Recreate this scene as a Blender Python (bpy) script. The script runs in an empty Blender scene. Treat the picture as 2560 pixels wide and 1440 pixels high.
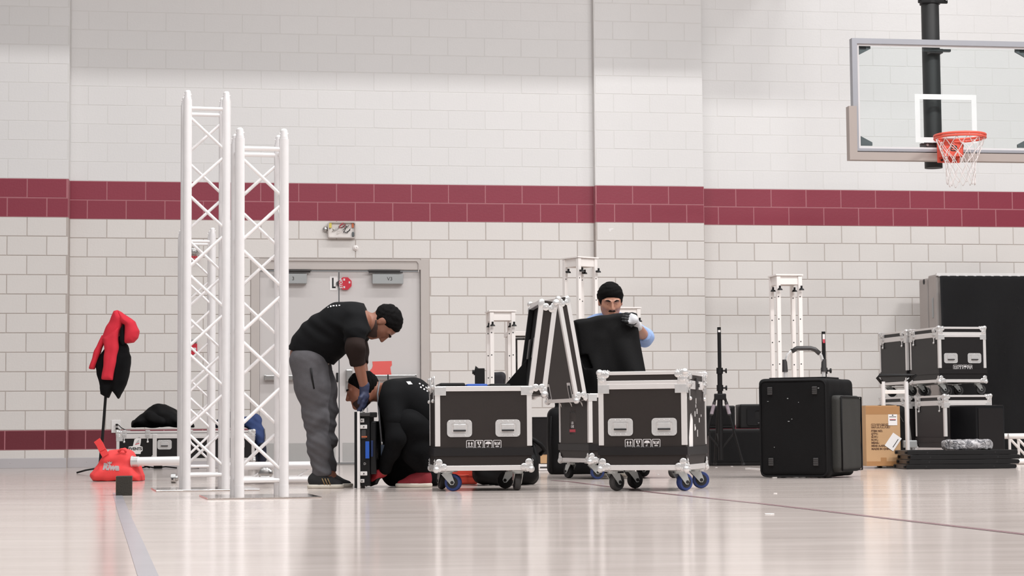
import bpy, bmesh, math, random
import numpy as np
from mathutils import Vector, Matrix
random.seed(7)
C = bpy.context.scene.collection
SC = bpy.context.scene
R = math.radians
# ------------------------------------------------------------------ camera, world, lights, exposure
FPX = 5000.0
PITCH, ROLL, CZ = R(4.0967), R(-0.4455), 0.3448
_f = Vector((0, math.cos(PITCH), math.sin(PITCH))); _r0 = Vector((1, 0, 0)); _u0 = _r0.cross(_f)
_r = math.cos(ROLL)*_r0 + math.sin(ROLL)*_u0; _u = -math.sin(ROLL)*_r0 + math.cos(ROLL)*_u0
CAM = Vector((0, 0, CZ))
cd = bpy.data.cameras.new('camera'); cam = bpy.data.objects.new('camera', cd); C.objects.link(cam)
cd.sensor_width = 36.0; cd.sensor_fit = 'HORIZONTAL'; cd.lens = FPX/2560*36.0; cd.clip_end = 200
cam.matrix_world = Matrix(((_r.x, _u.x, -_f.x, 0), (_r.y, _u.y, -_f.y, 0), (_r.z, _u.z, -_f.z, CZ), (0, 0, 0, 1)))
SC.camera = cam
SC.view_settings.view_transform = 'Standard'; SC.view_settings.look = 'None'
SC.view_settings.gamma = 1.0; SC.view_settings.use_curve_mapping = False
SC.view_settings.exposure = -0.84
wd = bpy.data.worlds.new('hall_light'); SC.world = wd; wd.use_nodes = True
wd.node_tree.nodes['Background'].inputs[0].default_value = (0.985, 0.99, 1.0, 1)
wd.node_tree.nodes['Background'].inputs[1].default_value = 0.44
def lamp(x, y, z, sx, sy, power, col=(1.0, 0.995, 0.995), aim=None):
    l = bpy.data.lights.new('bay_and_fill_light', 'AREA'); l.shape = 'RECTANGLE'; l.size = sx; l.size_y = sy
    l.energy = power; l.color = col
    o = bpy.data.objects.new('bay_and_fill_light', l); C.objects.link(o); o.location = (x, y, z)
    if aim: o.rotation_euler = (Vector(aim)-Vector((x, y, z))).to_track_quat('-Z', 'Y').to_euler()
    return o
def wlamp(x, y, z, sx, sy, power):            # lamp placed in the wall's own frame (rotated 8.478 degrees)
    c, s = math.cos(R(8.478)), math.sin(R(8.478))
    o = lamp(-1.087+c*x-s*y, 21.632+s*x+c*y, z, sx, sy, power); o.rotation_euler = (0, 0, R(8.478)); return o
for _x in (-9.0, -4.5, 0.0, 4.5, 9.0):
    wlamp(_x, -4.4, 10.4, 2.4, .5, {-9.0: 100, -4.5: 180, 0.0: 260, 4.5: 370, 9.0: 430}[_x])      # high bays of the row nearest the end wall
    wlamp(_x, -11.5, 9.0, 2.2, 1.0, {-9.0: 120, -4.5: 300, 0.0: 520, 4.5: 760, 9.0: 1250}[_x])      # second row
    wlamp(_x, -18.0, 9.0, 2.2, 1.0, {-9.0: 120, -4.5: 240, 0.0: 400, 4.5: 480, 9.0: 560}[_x])      # third row
for _x in (-6.0, 0.0, 6.0): wlamp(_x, -24.0, 9.0, 2.2, 1.0, 620)   # fill row added over the camera to brighten the near floor
# ------------------------------------------------------------------ pixel rays -> points of the hall
def ray(px, py): return _f*FPX + _r*(px-1280) - _u*(py-720)
def G(px, py):
    d = ray(px, py); return CAM + d*(-CZ/d.z)
def W(px, py, Y):
    d = ray(px, py); return CAM + d*(Y/d.y)
WROT = R(8.478); WO = Vector((-1.0870, 21.632, 0))
def wl(px, py, yp=0.0):                       # a pixel on the wall plane -> wall-frame x, z
    M = Matrix.Rotation(-WROT, 3, 'Z'); c = M @ (CAM-WO); d = M @ ray(px, py)
    p = c + d*((yp-c.y)/d.y); return p.x, p.z
# ------------------------------------------------------------------ materials
def lin(c):
    return tuple(((v/255)/12.92 if v/255 <= .04045 else ((v/255+.055)/1.055)**2.4) for v in c)
MATS = {}
def mat(name, rgb, rough=.5, metal=0.0, var=.06, scale=6.0, bump=0.0, bscale=60.0, coat=0.0, spec=.5, stretch=None, rnd=0.0, sheen=0.0):
    if name in MATS: return MATS[name]
    m = bpy.data.materials.new(name); m.use_nodes = True; nt = m.node_tree; N = nt.nodes; L = nt.links
    b = N['Principled BSDF']; c = lin(rgb)
    b.inputs['Roughness'].default_value = rough; b.inputs['Metallic'].default_value = metal
    b.inputs['Coat Weight'].default_value = coat; b.inputs['Specular IOR Level'].default_value = spec
    b.inputs['Sheen Weight'].default_value = sheen
    tc = N.new('ShaderNodeTexCoord'); vec = tc.outputs['Object']
    if stretch:
        mp = N.new('ShaderNodeMapping'); mp.inputs['Scale'].default_value = stretch; L.new(vec, mp.inputs['Vector']); vec = mp.outputs['Vector']
    n = N.new('ShaderNodeTexNoise'); n.inputs['Scale'].default_value = scale; n.inputs['Detail'].default_value = 5; L.new(vec, n.inputs['Vector'])
    mx = N.new('ShaderNodeMix'); mx.data_type = 'RGBA'
    mx.inputs['A'].default_value = (*[max(0, v*(1-var)) for v in c], 1); mx.inputs['B'].default_value = (*[min(1, v*(1+var)) for v in c], 1)
    L.new(n.outputs['Fac'], mx.inputs['Factor']); out = mx.outputs['Result']
    if rnd:
        oi = N.new('ShaderNodeObjectInfo'); mr = N.new('ShaderNodeMapRange'); mr.inputs['To Min'].default_value = 1-rnd; mr.inputs['To Max'].default_value = 1+rnd
        L.new(oi.outputs['Random'], mr.inputs['Value']); hs = N.new('ShaderNodeHueSaturation')
        L.new(mr.outputs['Result'], hs.inputs['Value']); L.new(out, hs.inputs['Color']); out = hs.outputs['Color']
    L.new(out, b.inputs['Base Color'])
    if bump:
        n2 = N.new('ShaderNodeTexNoise'); n2.inputs['Scale'].default_value = bscale; n2.inputs['Detail'].default_value = 4; L.new(vec, n2.inputs['Vector'])
        bp = N.new('ShaderNodeBump'); bp.inputs['Strength'].default_value = bump; bp.inputs['Distance'].default_value = .01
        L.new(n2.outputs['Fac'], bp.inputs['Height']); L.new(bp.outputs['Normal'], b.inputs['Normal'])
    MATS[name] = m; return m
M_CREAM = mat('cream_block_paint', (219, 214, 210), .42, var=.03, scale=3, bump=.12, bscale=45, rnd=.018)
M_WHITE = mat('white_block_paint', (222, 220, 219), .38, var=.02, scale=3, bump=.12, bscale=45, rnd=.010)
M_MAROON = mat('maroon_block_paint', (137, 46, 64), .40, var=.07, scale=4, bump=.1, bscale=45, rnd=.03)
M_MAROOND = mat('dark_maroon_block_paint', (108, 36, 48), .40, var=.07, scale=4, bump=.1, bscale=45, rnd=.03)
M_MORTAR = mat('grey_mortar', (184, 175, 169), .8, var=.08, scale=20)
M_MORTARW = mat('painted_mortar', (217, 215, 213), .5, var=.03, scale=20)
M_MORTARM = mat('maroon_mortar', (168, 104, 112), .6, var=.08, scale=20)
M_BASEB = mat('grey_vinyl_base', (188, 184, 186), .35, var=.04, scale=5)
M_DOOR = mat('cream_door_paint', (206, 201, 199), .34, var=.02, scale=2, bump=.04, bscale=120)
M_FRAME = mat('grey_beige_frame_paint', (192, 184, 179), .36, var=.03)
M_STEEL = mat('brushed_steel', (190, 188, 186), .28, 1.0, var=.06, scale=30, stretch=(1, 1, 8))
M_KICK = mat('kick_plate_steel', (182, 180, 178), .42, .35, var=.05, scale=8)
M_GREYBOX = mat('closer_grey', (164, 166, 166), .4, .3, var=.04)
M_DARKSTEEL = mat('dark_steel', (74, 72, 72), .45, .6, var=.1)
M_PLATE = mat('polished_plate', (206, 196, 190), .10, 1.0, var=.03)
M_ALU = mat('aluminium_truss', (238, 235, 235), .32, .2, var=.05, scale=14, bump=.03, bscale=90)
M_ALUP = mat('aluminium_profile', (226, 222, 220), .34, .35, var=.04, scale=20)
M_CHROME = mat('zinc_corner', (222, 220, 219), .24, .5, var=.1, scale=40)
M_LAM = mat('black_brown_laminate', (47, 41, 39), .45, spec=.28, var=.08, scale=10, bump=.05, bscale=220)
M_LAMB = mat('black_laminate', (26, 23, 24), .4, spec=.35, var=.1, scale=10, bump=.05, bscale=220)
M_BLACK = mat('black_plastic', (19, 18, 19), .48, spec=.3, var=.15, scale=12)
M_GLOSSB = mat('gloss_black', (16, 16, 18), .16, var=.1)
M_RUBBER = mat('black_rubber', (34, 33, 34), .65, var=.1)
M_FABB = mat('black_fabric', (18, 17, 18), .85, var=.18, scale=14, bump=.25, bscale=260, spec=.25)
M_NYLON = mat('black_nylon', (14, 13, 14), .7, spec=.18, var=.15, scale=8, bump=.15, bscale=180)
M_BLUETYRE = mat('blue_tyre', (44, 62, 118), .55, var=.08)
M_GREYTYRE = mat('grey_tyre', (70, 68, 68), .6, var=.08)
M_ZINC = mat('zinc_fork', (205, 208, 206), .3, .6, var=.06, scale=25)
M_PRINT = mat('white_print', (214, 210, 210), .6, var=.02)
M_INK = mat('black_ink', (22, 20, 22), .6, var=.02)
M_REDINK = mat('red_print', (196, 62, 78), .6, var=.02)
M_PAPER = mat('white_paper', (232, 228, 226), .6, var=.02)
M_WHITEP = mat('white_powder_coat', (238, 232, 228), .34, var=.02, scale=6)
M_RED = mat('red_plastic', (198, 40, 58), .35, var=.04)
M_ORANGE = mat('rim_orange', (226, 92, 74), .4, var=.05)
M_CARD = mat('brown_cardboard', (190, 152, 112), .75, var=.05, scale=5, bump=.06, bscale=80)
M_TAPE = mat('box_tape', (170, 126, 84), .3, var=.05)
M_BAGRED = mat('red_nonwoven_bag', (232, 66, 66), .7, var=.06, scale=8, bump=.15, bscale=200)
M_SKIN1 = mat('brown_skin', (142, 94, 74), .5, var=.08, scale=18, bump=.05, bscale=150)
M_SKIN2 = mat('tan_skin', (160, 104, 82), .5, var=.08, scale=18, bump=.05, bscale=150)
M_SKIN3 = mat('light_brown_skin', (178, 128, 106), .5, var=.07, scale=18, bump=.05, bscale=150)
M_HAIR = mat('black_hair', (9, 7, 7), .75, spec=.12, var=.25, scale=60, bump=.5, bscale=240)
M_STUBBLE = mat('dark_stubble', (62, 42, 36), .7, var=.2, scale=90)
M_TSHIRT = mat('black_tshirt', (10, 10, 12), .9, var=.12, scale=10, bump=.12, bscale=180, spec=.2)
M_BROWNSL = mat('dark_brown_sleeve', (38, 27, 24), .9, spec=.2, var=.14, scale=12, bump=.15, bscale=180)
M_GREYTR = mat('grey_jogger_cloth', (90, 88, 91), .9, var=.16, scale=30, bump=.15, bscale=160, spec=.2)
M_BLACKTR = mat('black_trouser_cloth', (11, 11, 13), .9, var=.14, scale=9, bump=.15, bscale=160, spec=.2)
M_BLUESH = mat('light_blue_shirt', (146, 172, 218), .75, var=.06, scale=8, bump=.1, bscale=160)
M_DENIM = mat('navy_blue_cloth', (48, 66, 112), .85, var=.14, scale=12, bump=.2, bscale=160)
M_GLOVEB = mat('blue_grey_glove', (44, 50, 78), .6, var=.25, scale=28)
M_GLOVEK = mat('black_glove_rubber', (26, 26, 28), .5, var=.15, scale=28)
M_GLOVER = mat('red_glove', (196, 48, 58), .6, var=.1, scale=28)
M_GLOVEW = mat('white_grey_glove', (206, 206, 210), .7, var=.1, scale=28)
M_SOLE = mat('pale_sole', (226, 218, 204), .55, var=.04)
M_SHOEK = mat('black_shoe_knit', (30, 29, 30), .75, var=.2, scale=30, bump=.2, bscale=200)
M_SHOER = mat('red_shoe_knit', (142, 34, 44), .7, var=.2, scale=40, bump=.2, bscale=200)
M_REDCL = mat('red_hoodie_cloth', (214, 42, 60), .85, var=.08, scale=9, bump=.15, bscale=160)
M_FOAM = mat('charcoal_foam', (52, 48, 42), .85, var=.12, scale=20, bump=.3, bscale=120)
M_BLUEP = mat('blue_plastic', (34, 88, 184), .4, var=.05)
M_COPPER = mat('copper_orange', (190, 104, 70), .45, .3, var=.05)
M_GREYMAT = mat('grey_vinyl_mat', (172, 164, 160), .5, var=.05, scale=4)
M_PAD = mat('grey_edge_padding', (168, 156, 150), .5, var=.04, scale=5)
M_BFRAME = mat('backboard_frame_grey', (158, 158, 164), .4, .3, var=.04)
M_BRACK = mat('slate_bracket', (92, 98, 100), .5, var=.05)
M_ORP = mat('orange_plastic', (226, 82, 62), .5, var=.05)
M_PINKPAPER = mat('red_paper', (228, 98, 92), .7, var=.03)
M_YELLOW = mat('yellow_tape', (214, 196, 96), .6, var=.04)
M_NET = mat('white_net_cord', (226, 218, 216), .7, var=.04)
M_BLOCKEND = mat('wood_edge', (112, 96, 74), .7, var=.08)
def glass_mat():
    m = bpy.data.materials.new('clear_glass'); m.use_nodes = True; nt = m.node_tree; N = nt.nodes; L = nt.links
    o = N['Material Output']; N.remove(N['Principled BSDF'])
    t = N.new('ShaderNodeBsdfTransparent'); t.inputs[0].default_value = (.965, .985, .985, 1)
    g = N.new('ShaderNodeBsdfGlossy'); g.inputs['Roughness'].default_value = .02; mx = N.new('ShaderNodeMixShader')
    fr = N.new('ShaderNodeFresnel'); fr.inputs[0].default_value = 1.25
    L.new(fr.outputs[0], mx.inputs[0]); L.new(t.outputs[0], mx.inputs[1]); L.new(g.outputs[0], mx.inputs[2]); L.new(mx.outputs[0], o.inputs['Surface'])
    return m
M_GLASS = glass_mat()
def film_mat():
    m = bpy.data.materials.new('crinkled_film'); m.use_nodes = True; nt = m.node_tree; N = nt.nodes; L = nt.links; b = N['Principled BSDF']
    tc = N.new('ShaderNodeTexCoord'); n = N.new('ShaderNodeTexNoise'); n.inputs['Scale'].default_value = 14; n.inputs['Detail'].default_value = 6; n.inputs['Distortion'].default_value = 2.5
    L.new(tc.outputs['Object'], n.inputs['Vector']); r = N.new('ShaderNodeValToRGB'); r.color_ramp.elements[0].position = .38; r.color_ramp.elements[0].color = (.09, .09, .1, 1)
    r.color_ramp.elements[1].position = .62; r.color_ramp.elements[1].color = (.55, .53, .54, 1); L.new(n.outputs['Fac'], r.inputs[0]); L.new(r.outputs[0], b.inputs['Base Color'])
    b.inputs['Roughness'].default_value = .18; bp = N.new('ShaderNodeBump'); bp.inputs['Strength'].default_value = .9; bp.inputs['Distance'].default_value = .02
    L.new(n.outputs['Fac'], bp.inputs['Height']); L.new(bp.outputs['Normal'], b.inputs['Normal']); return m
M_FILM = film_mat()
def floor_mat():
    m = bpy.data.materials.new('polished_beige_floor'); m.use_nodes = True; nt = m.node_tree; N = nt.nodes; L = nt.links; b = N['Principled BSDF']
    tc = N.new('ShaderNodeTexCoord'); mp = N.new('ShaderNodeMapping'); mp.inputs['Scale'].default_value = (.5, 2.6, 1); L.new(tc.outputs['Object'], mp.inputs['Vector'])
    n = N.new('ShaderNodeTexNoise'); n.inputs['Scale'].default_value = 1.6; n.inputs['Detail'].default_value = 8; n.inputs['Roughness'].default_value = .62; L.new(mp.outputs[0], n.inputs['Vector'])
    r = N.new('ShaderNodeValToRGB'); e = r.color_ramp.elements; e[0].position = .3; e[0].color = (*lin((194, 182, 175)), 1); e[1].position = .7; e[1].color = (*lin((205, 194, 188)), 1)
    L.new(n.outputs['Fac'], r.inputs[0])
    mp2 = N.new('ShaderNodeMapping'); mp2.inputs['Scale'].default_value = (3.0, 22, 1); L.new(tc.outputs['Object'], mp2.inputs['Vector'])
    n2 = N.new('ShaderNodeTexNoise'); n2.inputs['Scale'].default_value = 1.0; n2.inputs['Detail'].default_value = 6; L.new(mp2.outputs[0], n2.inputs['Vector'])
    mr = N.new('ShaderNodeMapRange'); mr.inputs['From Min'].default_value = .35; mr.inputs['From Max'].default_value = .65; mr.inputs['To Min'].default_value = .975; mr.inputs['To Max'].default_value = 1.02
    L.new(n2.outputs['Fac'], mr.inputs['Value']); hs = N.new('ShaderNodeHueSaturation'); L.new(mr.outputs[0], hs.inputs['Value']); L.new(r.outputs[0], hs.inputs['Color'])
    L.new(hs.outputs['Color'], b.inputs['Base Color'])
    mr2 = N.new('ShaderNodeMapRange'); mr2.inputs['To Min'].default_value = .09; mr2.inputs['To Max'].default_value = .17; L.new(n.outputs['Fac'], mr2.inputs['Value']); L.new(mr2.outputs[0], b.inputs['Roughness'])
    b.inputs['IOR'].default_value = 1.22
    return m
M_FLOOR = floor_mat()
# ------------------------------------------------------------------ mesh helpers
def V(*a): return Vector(a)
def box(bm, c, s, rot=None, bev=0.0):
    n0 = len(bm.verts); M = Matrix.Translation(Vector(c))
    if rot is not None: M = M @ (rot.to_4x4() if isinstance(rot, Matrix) else Matrix.Rotation(rot, 4, 'Z'))
    M = M @ Matrix.Diagonal((*s, 1))
    r = bmesh.ops.create_cube(bm, size=1.0, matrix=M)
    if bev > 0:
        es = list({e for v in r['verts'] for e in v.link_edges}); bmesh.ops.bevel(bm, geom=es, offset=bev, segments=2, affect='EDGES', profile=.6)
    return bm
def tube(bm, a, b, r, r2=None, seg=10, cap=True):
    a = Vector(a); b = Vector(b); d = b-a; r2 = r if r2 is None else r2
    q = d.to_track_quat('Z', 'Y').to_matrix().to_4x4()
    bmesh.ops.create_cone(bm, cap_ends=cap, segments=seg, radius1=r, radius2=r2, depth=d.length, matrix=Matrix.Translation((a+b)/2) @ q)
    return bm
def ball(bm, c, r, rot=None, seg=12):
    M = Matrix.Translation(Vector(c))
    if rot is not None: M = M @ rot.to_4x4()
    rr = r if hasattr(r, '__len__') else (r, r, r)
    bmesh.ops.create_uvsphere(bm, u_segments=seg, v_segments=max(6, seg//2+2), radius=1.0, matrix=M @ Matrix.Diagonal((*rr, 1))); return bm
def path(bm, pts, r, seg=8, closed=False):
    pts = [Vector(p) for p in pts]; n = len(pts); rings = []
    for i, p in enumerate(pts):
        a = pts[(i-1) % n] if (closed or i > 0) else p; b = pts[(i+1) % n] if (closed or i < n-1) else p
        t = (b-a).normalized(); x = t.orthogonal() if not rings else (xp - t*xp.dot(t))
        x.normalize(); xp = x; y = t.cross(x); rr = r[i] if hasattr(r, '__len__') else r
        rings.append([bm.verts.new(p + x*rr*math.cos(k*2*math.pi/seg) + y*rr*math.sin(k*2*math.pi/seg)) for k in range(seg)])
    for i in range(n if closed else n-1):
        A, B = rings[i], rings[(i+1) % n]
        for k in range(seg): bm.faces.new((A[k], A[(k+1) % seg], B[(k+1) % seg], B[k]))
    if not closed:
        bm.faces.new(list(reversed(rings[0]))); bm.faces.new(rings[-1])
    return bm
def lathe(bm, prof, seg=20, M=None):
    M = M or Matrix.Identity(4); rings = []
    for (r, z) in prof:
        rings.append([bm.verts.new(M @ Vector((max(r, 1e-4)*math.cos(k*2*math.pi/seg), max(r, 1e-4)*math.sin(k*2*math.pi/seg), z))) for k in range(seg)])
    for A, B in zip(rings, rings[1:]):
        for k in range(seg): bm.faces.new((A[k], A[(k+1) % seg], B[(k+1) % seg], B[k]))
    bm.faces.new(list(reversed(rings[0]))); bm.faces.new(rings[-1]); return bm
def prism(bm, pts, t, M=None):
    """polygon pts (x, z) in the local XZ plane, front at y=0 facing -Y, thickness t towards +Y"""
    M = M or Matrix.Identity(4)
    a = [bm.verts.new(M @ Vector((p[0], 0, p[1]))) for p in pts]; b = [bm.verts.new(M @ Vector((p[0], t, p[1]))) for p in pts]; n = len(pts)
    bm.faces.new(a); bm.faces.new(list(reversed(b)))
    for i in range(n): bm.faces.new((a[i], b[i], b[(i+1) % n], a[(i+1) % n]))
    return bm
def rrect(w, h, r, n=5, cx=0, cz=0):
    out = []
    for (sx, sz, a0) in ((1, 1, 0), (-1, 1, 90), (-1, -1, 180), (1, -1, 270)):
        for i in range(n+1):
            a = R(a0+90*i/n); out.append((cx+sx*(w/2-r)+r*math.cos(a), cz+sz*(h/2-r)+r*math.sin(a)))
    return out
def frame_prism(bm, outer, inner, t, M=None):
    """ring between two outlines of equal point count, in XZ"""
    M = M or Matrix.Identity(4); n = len(outer)
    vs = [[bm.verts.new(M @ Vector((p[0], y, p[1]))) for p in o] for o in (outer, inner) for y in (0, t)]
    A, B, D, E = vs
    for i in range(n):
        j = (i+1) % n
        bm.faces.new((A[i], A[j], D[j], D[i])); bm.faces.new((B[j], B[i], E[i], E[j])); bm.faces.new((A[j], A[i], B[i], B[j])); bm.faces.new((D[i], D[j], E[j], E[i]))
    return bm
def obj(name, bm, m, parent=None, smooth=False, loc=None, rot=None):
    me = bm
    if isinstance(bm, bmesh.types.BMesh):
        bmesh.ops.recalc_face_normals(bm, faces=bm.faces); me = bpy.data.meshes.new(name); bm.to_mesh(me); bm.free()
        if smooth == 'auto':
            for p in me.polygons: p.use_smooth = True
            try: me.set_sharp_from_angle(angle=R(40))
            except Exception: pass
        elif smooth: me.polygons.foreach_set('use_smooth', [True]*len(me.polygons))
    if m is not None and not me.materials:
        for q in (m if isinstance(m, (list, tuple)) else [m]): me.materials.append(q)
    o = bpy.data.objects.new(name, me); C.objects.link(o)
    if parent is not None: o.parent = parent
    if loc is not None: o.location = loc
    if rot is not None: o.rotation_euler = rot
    return o
def BM(): return bmesh.new()
def bx(name, c, s, m, parent=None, bev=.0, rot=None): return obj(name, box(BM(), c, s, rot, bev), m, parent)
def tb(name, a, b, r, m, parent=None, r2=None, seg=10): return obj(name, tube(BM(), a, b, r, r2, seg), m, parent, 'auto')
def thing(name, label, cat, loc=(0, 0, 0), rotz=0, group=None):
    o = bpy.data.objects.new(name, None); C.objects.link(o); o.empty_display_size = .1
    o.location = loc; o.rotation_euler = (0, 0, rotz); o['label'] = label; o['category'] = cat
    if group: o['group'] = group
    return o
def tag(o, label, cat, group=None):
    o['label'] = label; o['category'] = cat
    if group: o['group'] = group
    return o
def text_mesh(s, size, bold=0.0, depth=.0006, align='CENTER'):
    cu = bpy.data.curves.new('t', 'FONT'); cu.body = s; cu.size = size; cu.offset = bold; cu.extrude = depth; cu.align_x = align; cu.align_y = 'CENTER'; cu.resolution_u = 3
    o = bpy.data.objects.new('t', cu); C.objects.link(o); dg = bpy.context.evaluated_depsgraph_get()
    me = bpy.data.meshes.new_from_object(o.evaluated_get(dg)); bpy.data.objects.remove(o); bpy.data.curves.remove(cu); return me
TXF = Matrix.Rotation(R(90), 4, 'X')           # text upright, read from -Y
def text(name, s, size, M, m, parent=None, bold=0.0, align='CENTER'):
    me = text_mesh(s, size, bold, align=align); me.transform(M @ TXF); me.materials.clear(); return obj(name, me, m, parent)
# ------------------------------------------------------------------ implicit surfaces (people, soft goods)
class SDF:
    def __init__(s): s.p = []
    def cap(s, a, b, ra, rb=None, k=.03): s.p.append(('c', np.array(a, float), np.array(b, float), ra, ra if rb is None else rb, k)); return s
    def chain(s, pts, rs, k=.03):
        for i in range(len(pts)-1): s.cap(pts[i], pts[i+1], rs[i], rs[i+1], k)
        return s
    def ell(s, c, r, rot=None, k=.02): s.p.append(('e', np.array(c, float), np.array(r, float), np.array(rot if rot is not None else np.eye(3), float), k)); return s
    def rbox(s, c, h, rot=None, rad=.03, k=.03): s.p.append(('b', np.array(c, float), np.array(h, float), np.array(rot if rot is not None else np.eye(3), float), rad, k)); return s
    def poly(s, pts, y, half, rad, k=.03): s.p.append(('p', np.array(pts, float), y, half, rad, k)); return s
    def grown(s, d):
        o = SDF()
        for q in s.p:
            if q[0] == 'c': o.p.append(('c', q[1], q[2], q[3]+d, q[4]+d, q[5]))
            elif q[0] == 'e': o.p.append(('e', q[1], q[2]+d, q[3], q[4]))
            else: o.p.append(('b', q[1], q[2]+d, q[3], q[4], q[5]))
        return o
    def bounds(s):
        lo, hi = [], []
        for q in s.p:
            if q[0] == 'p': a = q[1]; lo.append(np.array((a[:, 0].min(), q[2]-q[3], a[:, 1].min()))); hi.append(np.array((a[:, 0].max(), q[2]+q[3], a[:, 1].max()))); continue
            if q[0] == 'c': r = max(q[3], q[4]); lo.append(np.minimum(q[1], q[2])-r); hi.append(np.maximum(q[1], q[2])+r)
            else:
                r = np.linalg.norm(q[2]) if q[0] == 'b' else q[2].max(); lo.append(q[1]-r); hi.append(q[1]+r)
        return np.array(lo), np.array(hi)
    @staticmethod
    def dist(q, P):
        if q[0] == 'c':
            a, b, ra, rb = q[1:5]; d = b-a; L2 = max(d@d, 1e-9); pa = P-a
            t = np.clip((pa@d)/L2, 0, 1); return np.linalg.norm(pa-t[..., None]*d, axis=-1)-(ra+(rb-ra)*t)
        if q[0] == 'e':
            l = (P-q[1])@q[3]; k0 = np.linalg.norm(l/q[2], axis=-1); k1 = np.linalg.norm(l/(q[2]**2), axis=-1); return k0*(k0-1)/np.maximum(k1, 1e-6)
        if q[0] == 'p':
            v = q[1]; x = P[..., 0]; z = P[..., 2]; n = len(v); d = np.full(x.shape, 1e9); sg = np.ones(x.shape)
            for i in range(n):
                a, b = v[i], v[i-1]; ex, ez = b-a; wx, wz = x-a[0], z-a[1]; t = np.clip((wx*ex+wz*ez)/max(ex*ex+ez*ez, 1e-12), 0, 1)
                d = np.minimum(d, (wx-ex*t)**2+(wz-ez*t)**2); c1, c2, c3 = z >= a[1], z < b[1], ex*wz > ez*wx
                sg = np.where((c1 & c2 & c3) | (~c1 & ~c2 & ~c3), -sg, sg)
            d2 = sg*np.sqrt(d)+q[4]; dy = np.abs(P[..., 1]-q[2])-q[3]+q[4]; return np.minimum(np.maximum(d2, dy), 0)+np.hypot(np.maximum(d2, 0), np.maximum(dy, 0))-q[4]
        l = np.abs((P-q[1])@q[3])-(q[2]-q[4]); return np.linalg.norm(np.maximum(l, 0), axis=-1)+np.minimum(l.max(-1), 0)-q[4]
    def field(s, P):
        F = np.full(P.shape[:-1], 10.0)
        for q in s.p: F = s.smin(F, s.dist(q, P), q[-1])
        return F
    @staticmethod
    def smin(a, b, k):
        h = np.clip(.5+.5*(a-b)/k, 0, 1); return a*(1-h)+b*h-k*h*(1-h)
    def mesh(s, name, h, mod=None, pad=.02):
        lo, hi = s.bounds(); m = .06
        o = lo.min(0)-pad; n = np.ceil((hi.max(0)+pad-o)/h).astype(int)+1
        F = np.full(n, 10.0, np.float32); ax = [o[i]+h*np.arange(n[i]) for i in range(3)]
        for q, l, u in zip(s.p, lo, hi):
            i0 = np.maximum(((l-m-o)/h).astype(int), 0); i1 = np.minimum(((u+m-o)/h).astype(int)+2, n)
            g = np.stack(np.meshgrid(*[ax[i][i0[i]:i1[i]] for i in range(3)], indexing='ij'), -1)
            sl = tuple(slice(i0[i], i1[i]) for i in range(3)); F[sl] = s.smin(F[sl], s.dist(q, g), q[-1])
        if mod is not None:
            near = np.argwhere(np.abs(F) < .05); P = o+near*h; idx = tuple(near.T); F[idx] = mod(P, F[idx])
        return nets(F, o, h, name)
def nets(F, o, h, name):
    F[0], F[-1] = 1, 1; F[:, 0], F[:, -1] = 1, 1; F[:, :, 0], F[:, :, -1] = 1, 1
    S = F < 0; cnt = sum(S[a:F.shape[0]-1+a, b:F.shape[1]-1+b, c:F.shape[2]-1+c].astype(np.int8) for a in (0, 1) for b in (0, 1) for c in (0, 1))
    act = np.argwhere((cnt > 0) & (cnt < 8)); idx = np.full(cnt.shape, -1, np.int64); idx[tuple(act.T)] = np.arange(len(act))
    cor = [(a, b, c) for a in (0, 1) for b in (0, 1) for c in (0, 1)]
    val = np.stack([F[act[:, 0]+a, act[:, 1]+b, act[:, 2]+c] for a, b, c in cor], 1); acc = np.zeros((len(act), 3)); w = np.zeros(len(act))
    for i in range(8):
        for j in range(i+1, 8):
            if sum(x != y for x, y in zip(cor[i], cor[j])) != 1: continue
            f0, f1 = val[:, i], val[:, j]; mk = (f0 < 0) != (f1 < 0); t = np.where(mk, f0/np.where(mk, f0-f1, 1), 0)
            p = np.array(cor[i])[None]+t[:, None]*(np.array(cor[j])-np.array(cor[i]))[None]; acc += np.where(mk[:, None], p, 0); w += mk
    vert = o+h*(act+acc/w[:, None]); faces = []
    for ax in range(3):
        b, c = (ax+1) % 3, (ax+2) % 3
        s0 = [slice(1, -1)]*3; s1 = [slice(1, -1)]*3; s0[ax] = slice(0, -1); s1[ax] = slice(1, None)
        A, B = S[tuple(s0)], S[tuple(s1)]; e = np.argwhere(A != B)
        if not len(e): continue
        fl = A[tuple(e.T)]; off = np.ones(3, int); off[ax] = 0; e = e+off
        def ci(db, dc):
            q = e.copy(); q[:, b] -= db; q[:, c] -= dc; return idx[tuple(q.T)]
        q = np.stack([ci(1, 1), ci(0, 1), ci(0, 0), ci(1, 0)], 1); q[~fl] = q[~fl][:, ::-1]; faces.append(q)
    me = bpy.data.meshes.new(name); me.from_pydata(vert.tolist(), [], np.concatenate(faces).tolist()); me.polygons.foreach_set('use_smooth', [True]*len(me.polygons)); return me
def wrinkle(amp, fr, seed=0, dirs=None):
    rg = np.random.RandomState(seed); D = rg.normal(size=(5, 3)); D /= np.linalg.norm(D, axis=1)[:, None]
    if dirs is not None: D[:3] = D[:3]*.45+np.array(dirs)
    ph = rg.uniform(0, 6, 5)
    def f(P):
        w = np.sin(P@D[3]*fr*.45+ph[3])+np.sin(P@D[4]*fr*.6+ph[4])
        return amp*(np.sin(P@D[0]*fr+1.4*w+ph[0])*.5+np.sin(P@D[1]*fr*1.7+1.1*w+ph[1])*.35+np.sin(P@D[2]*fr*2.6+w+ph[2])*.2)
    return f
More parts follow.
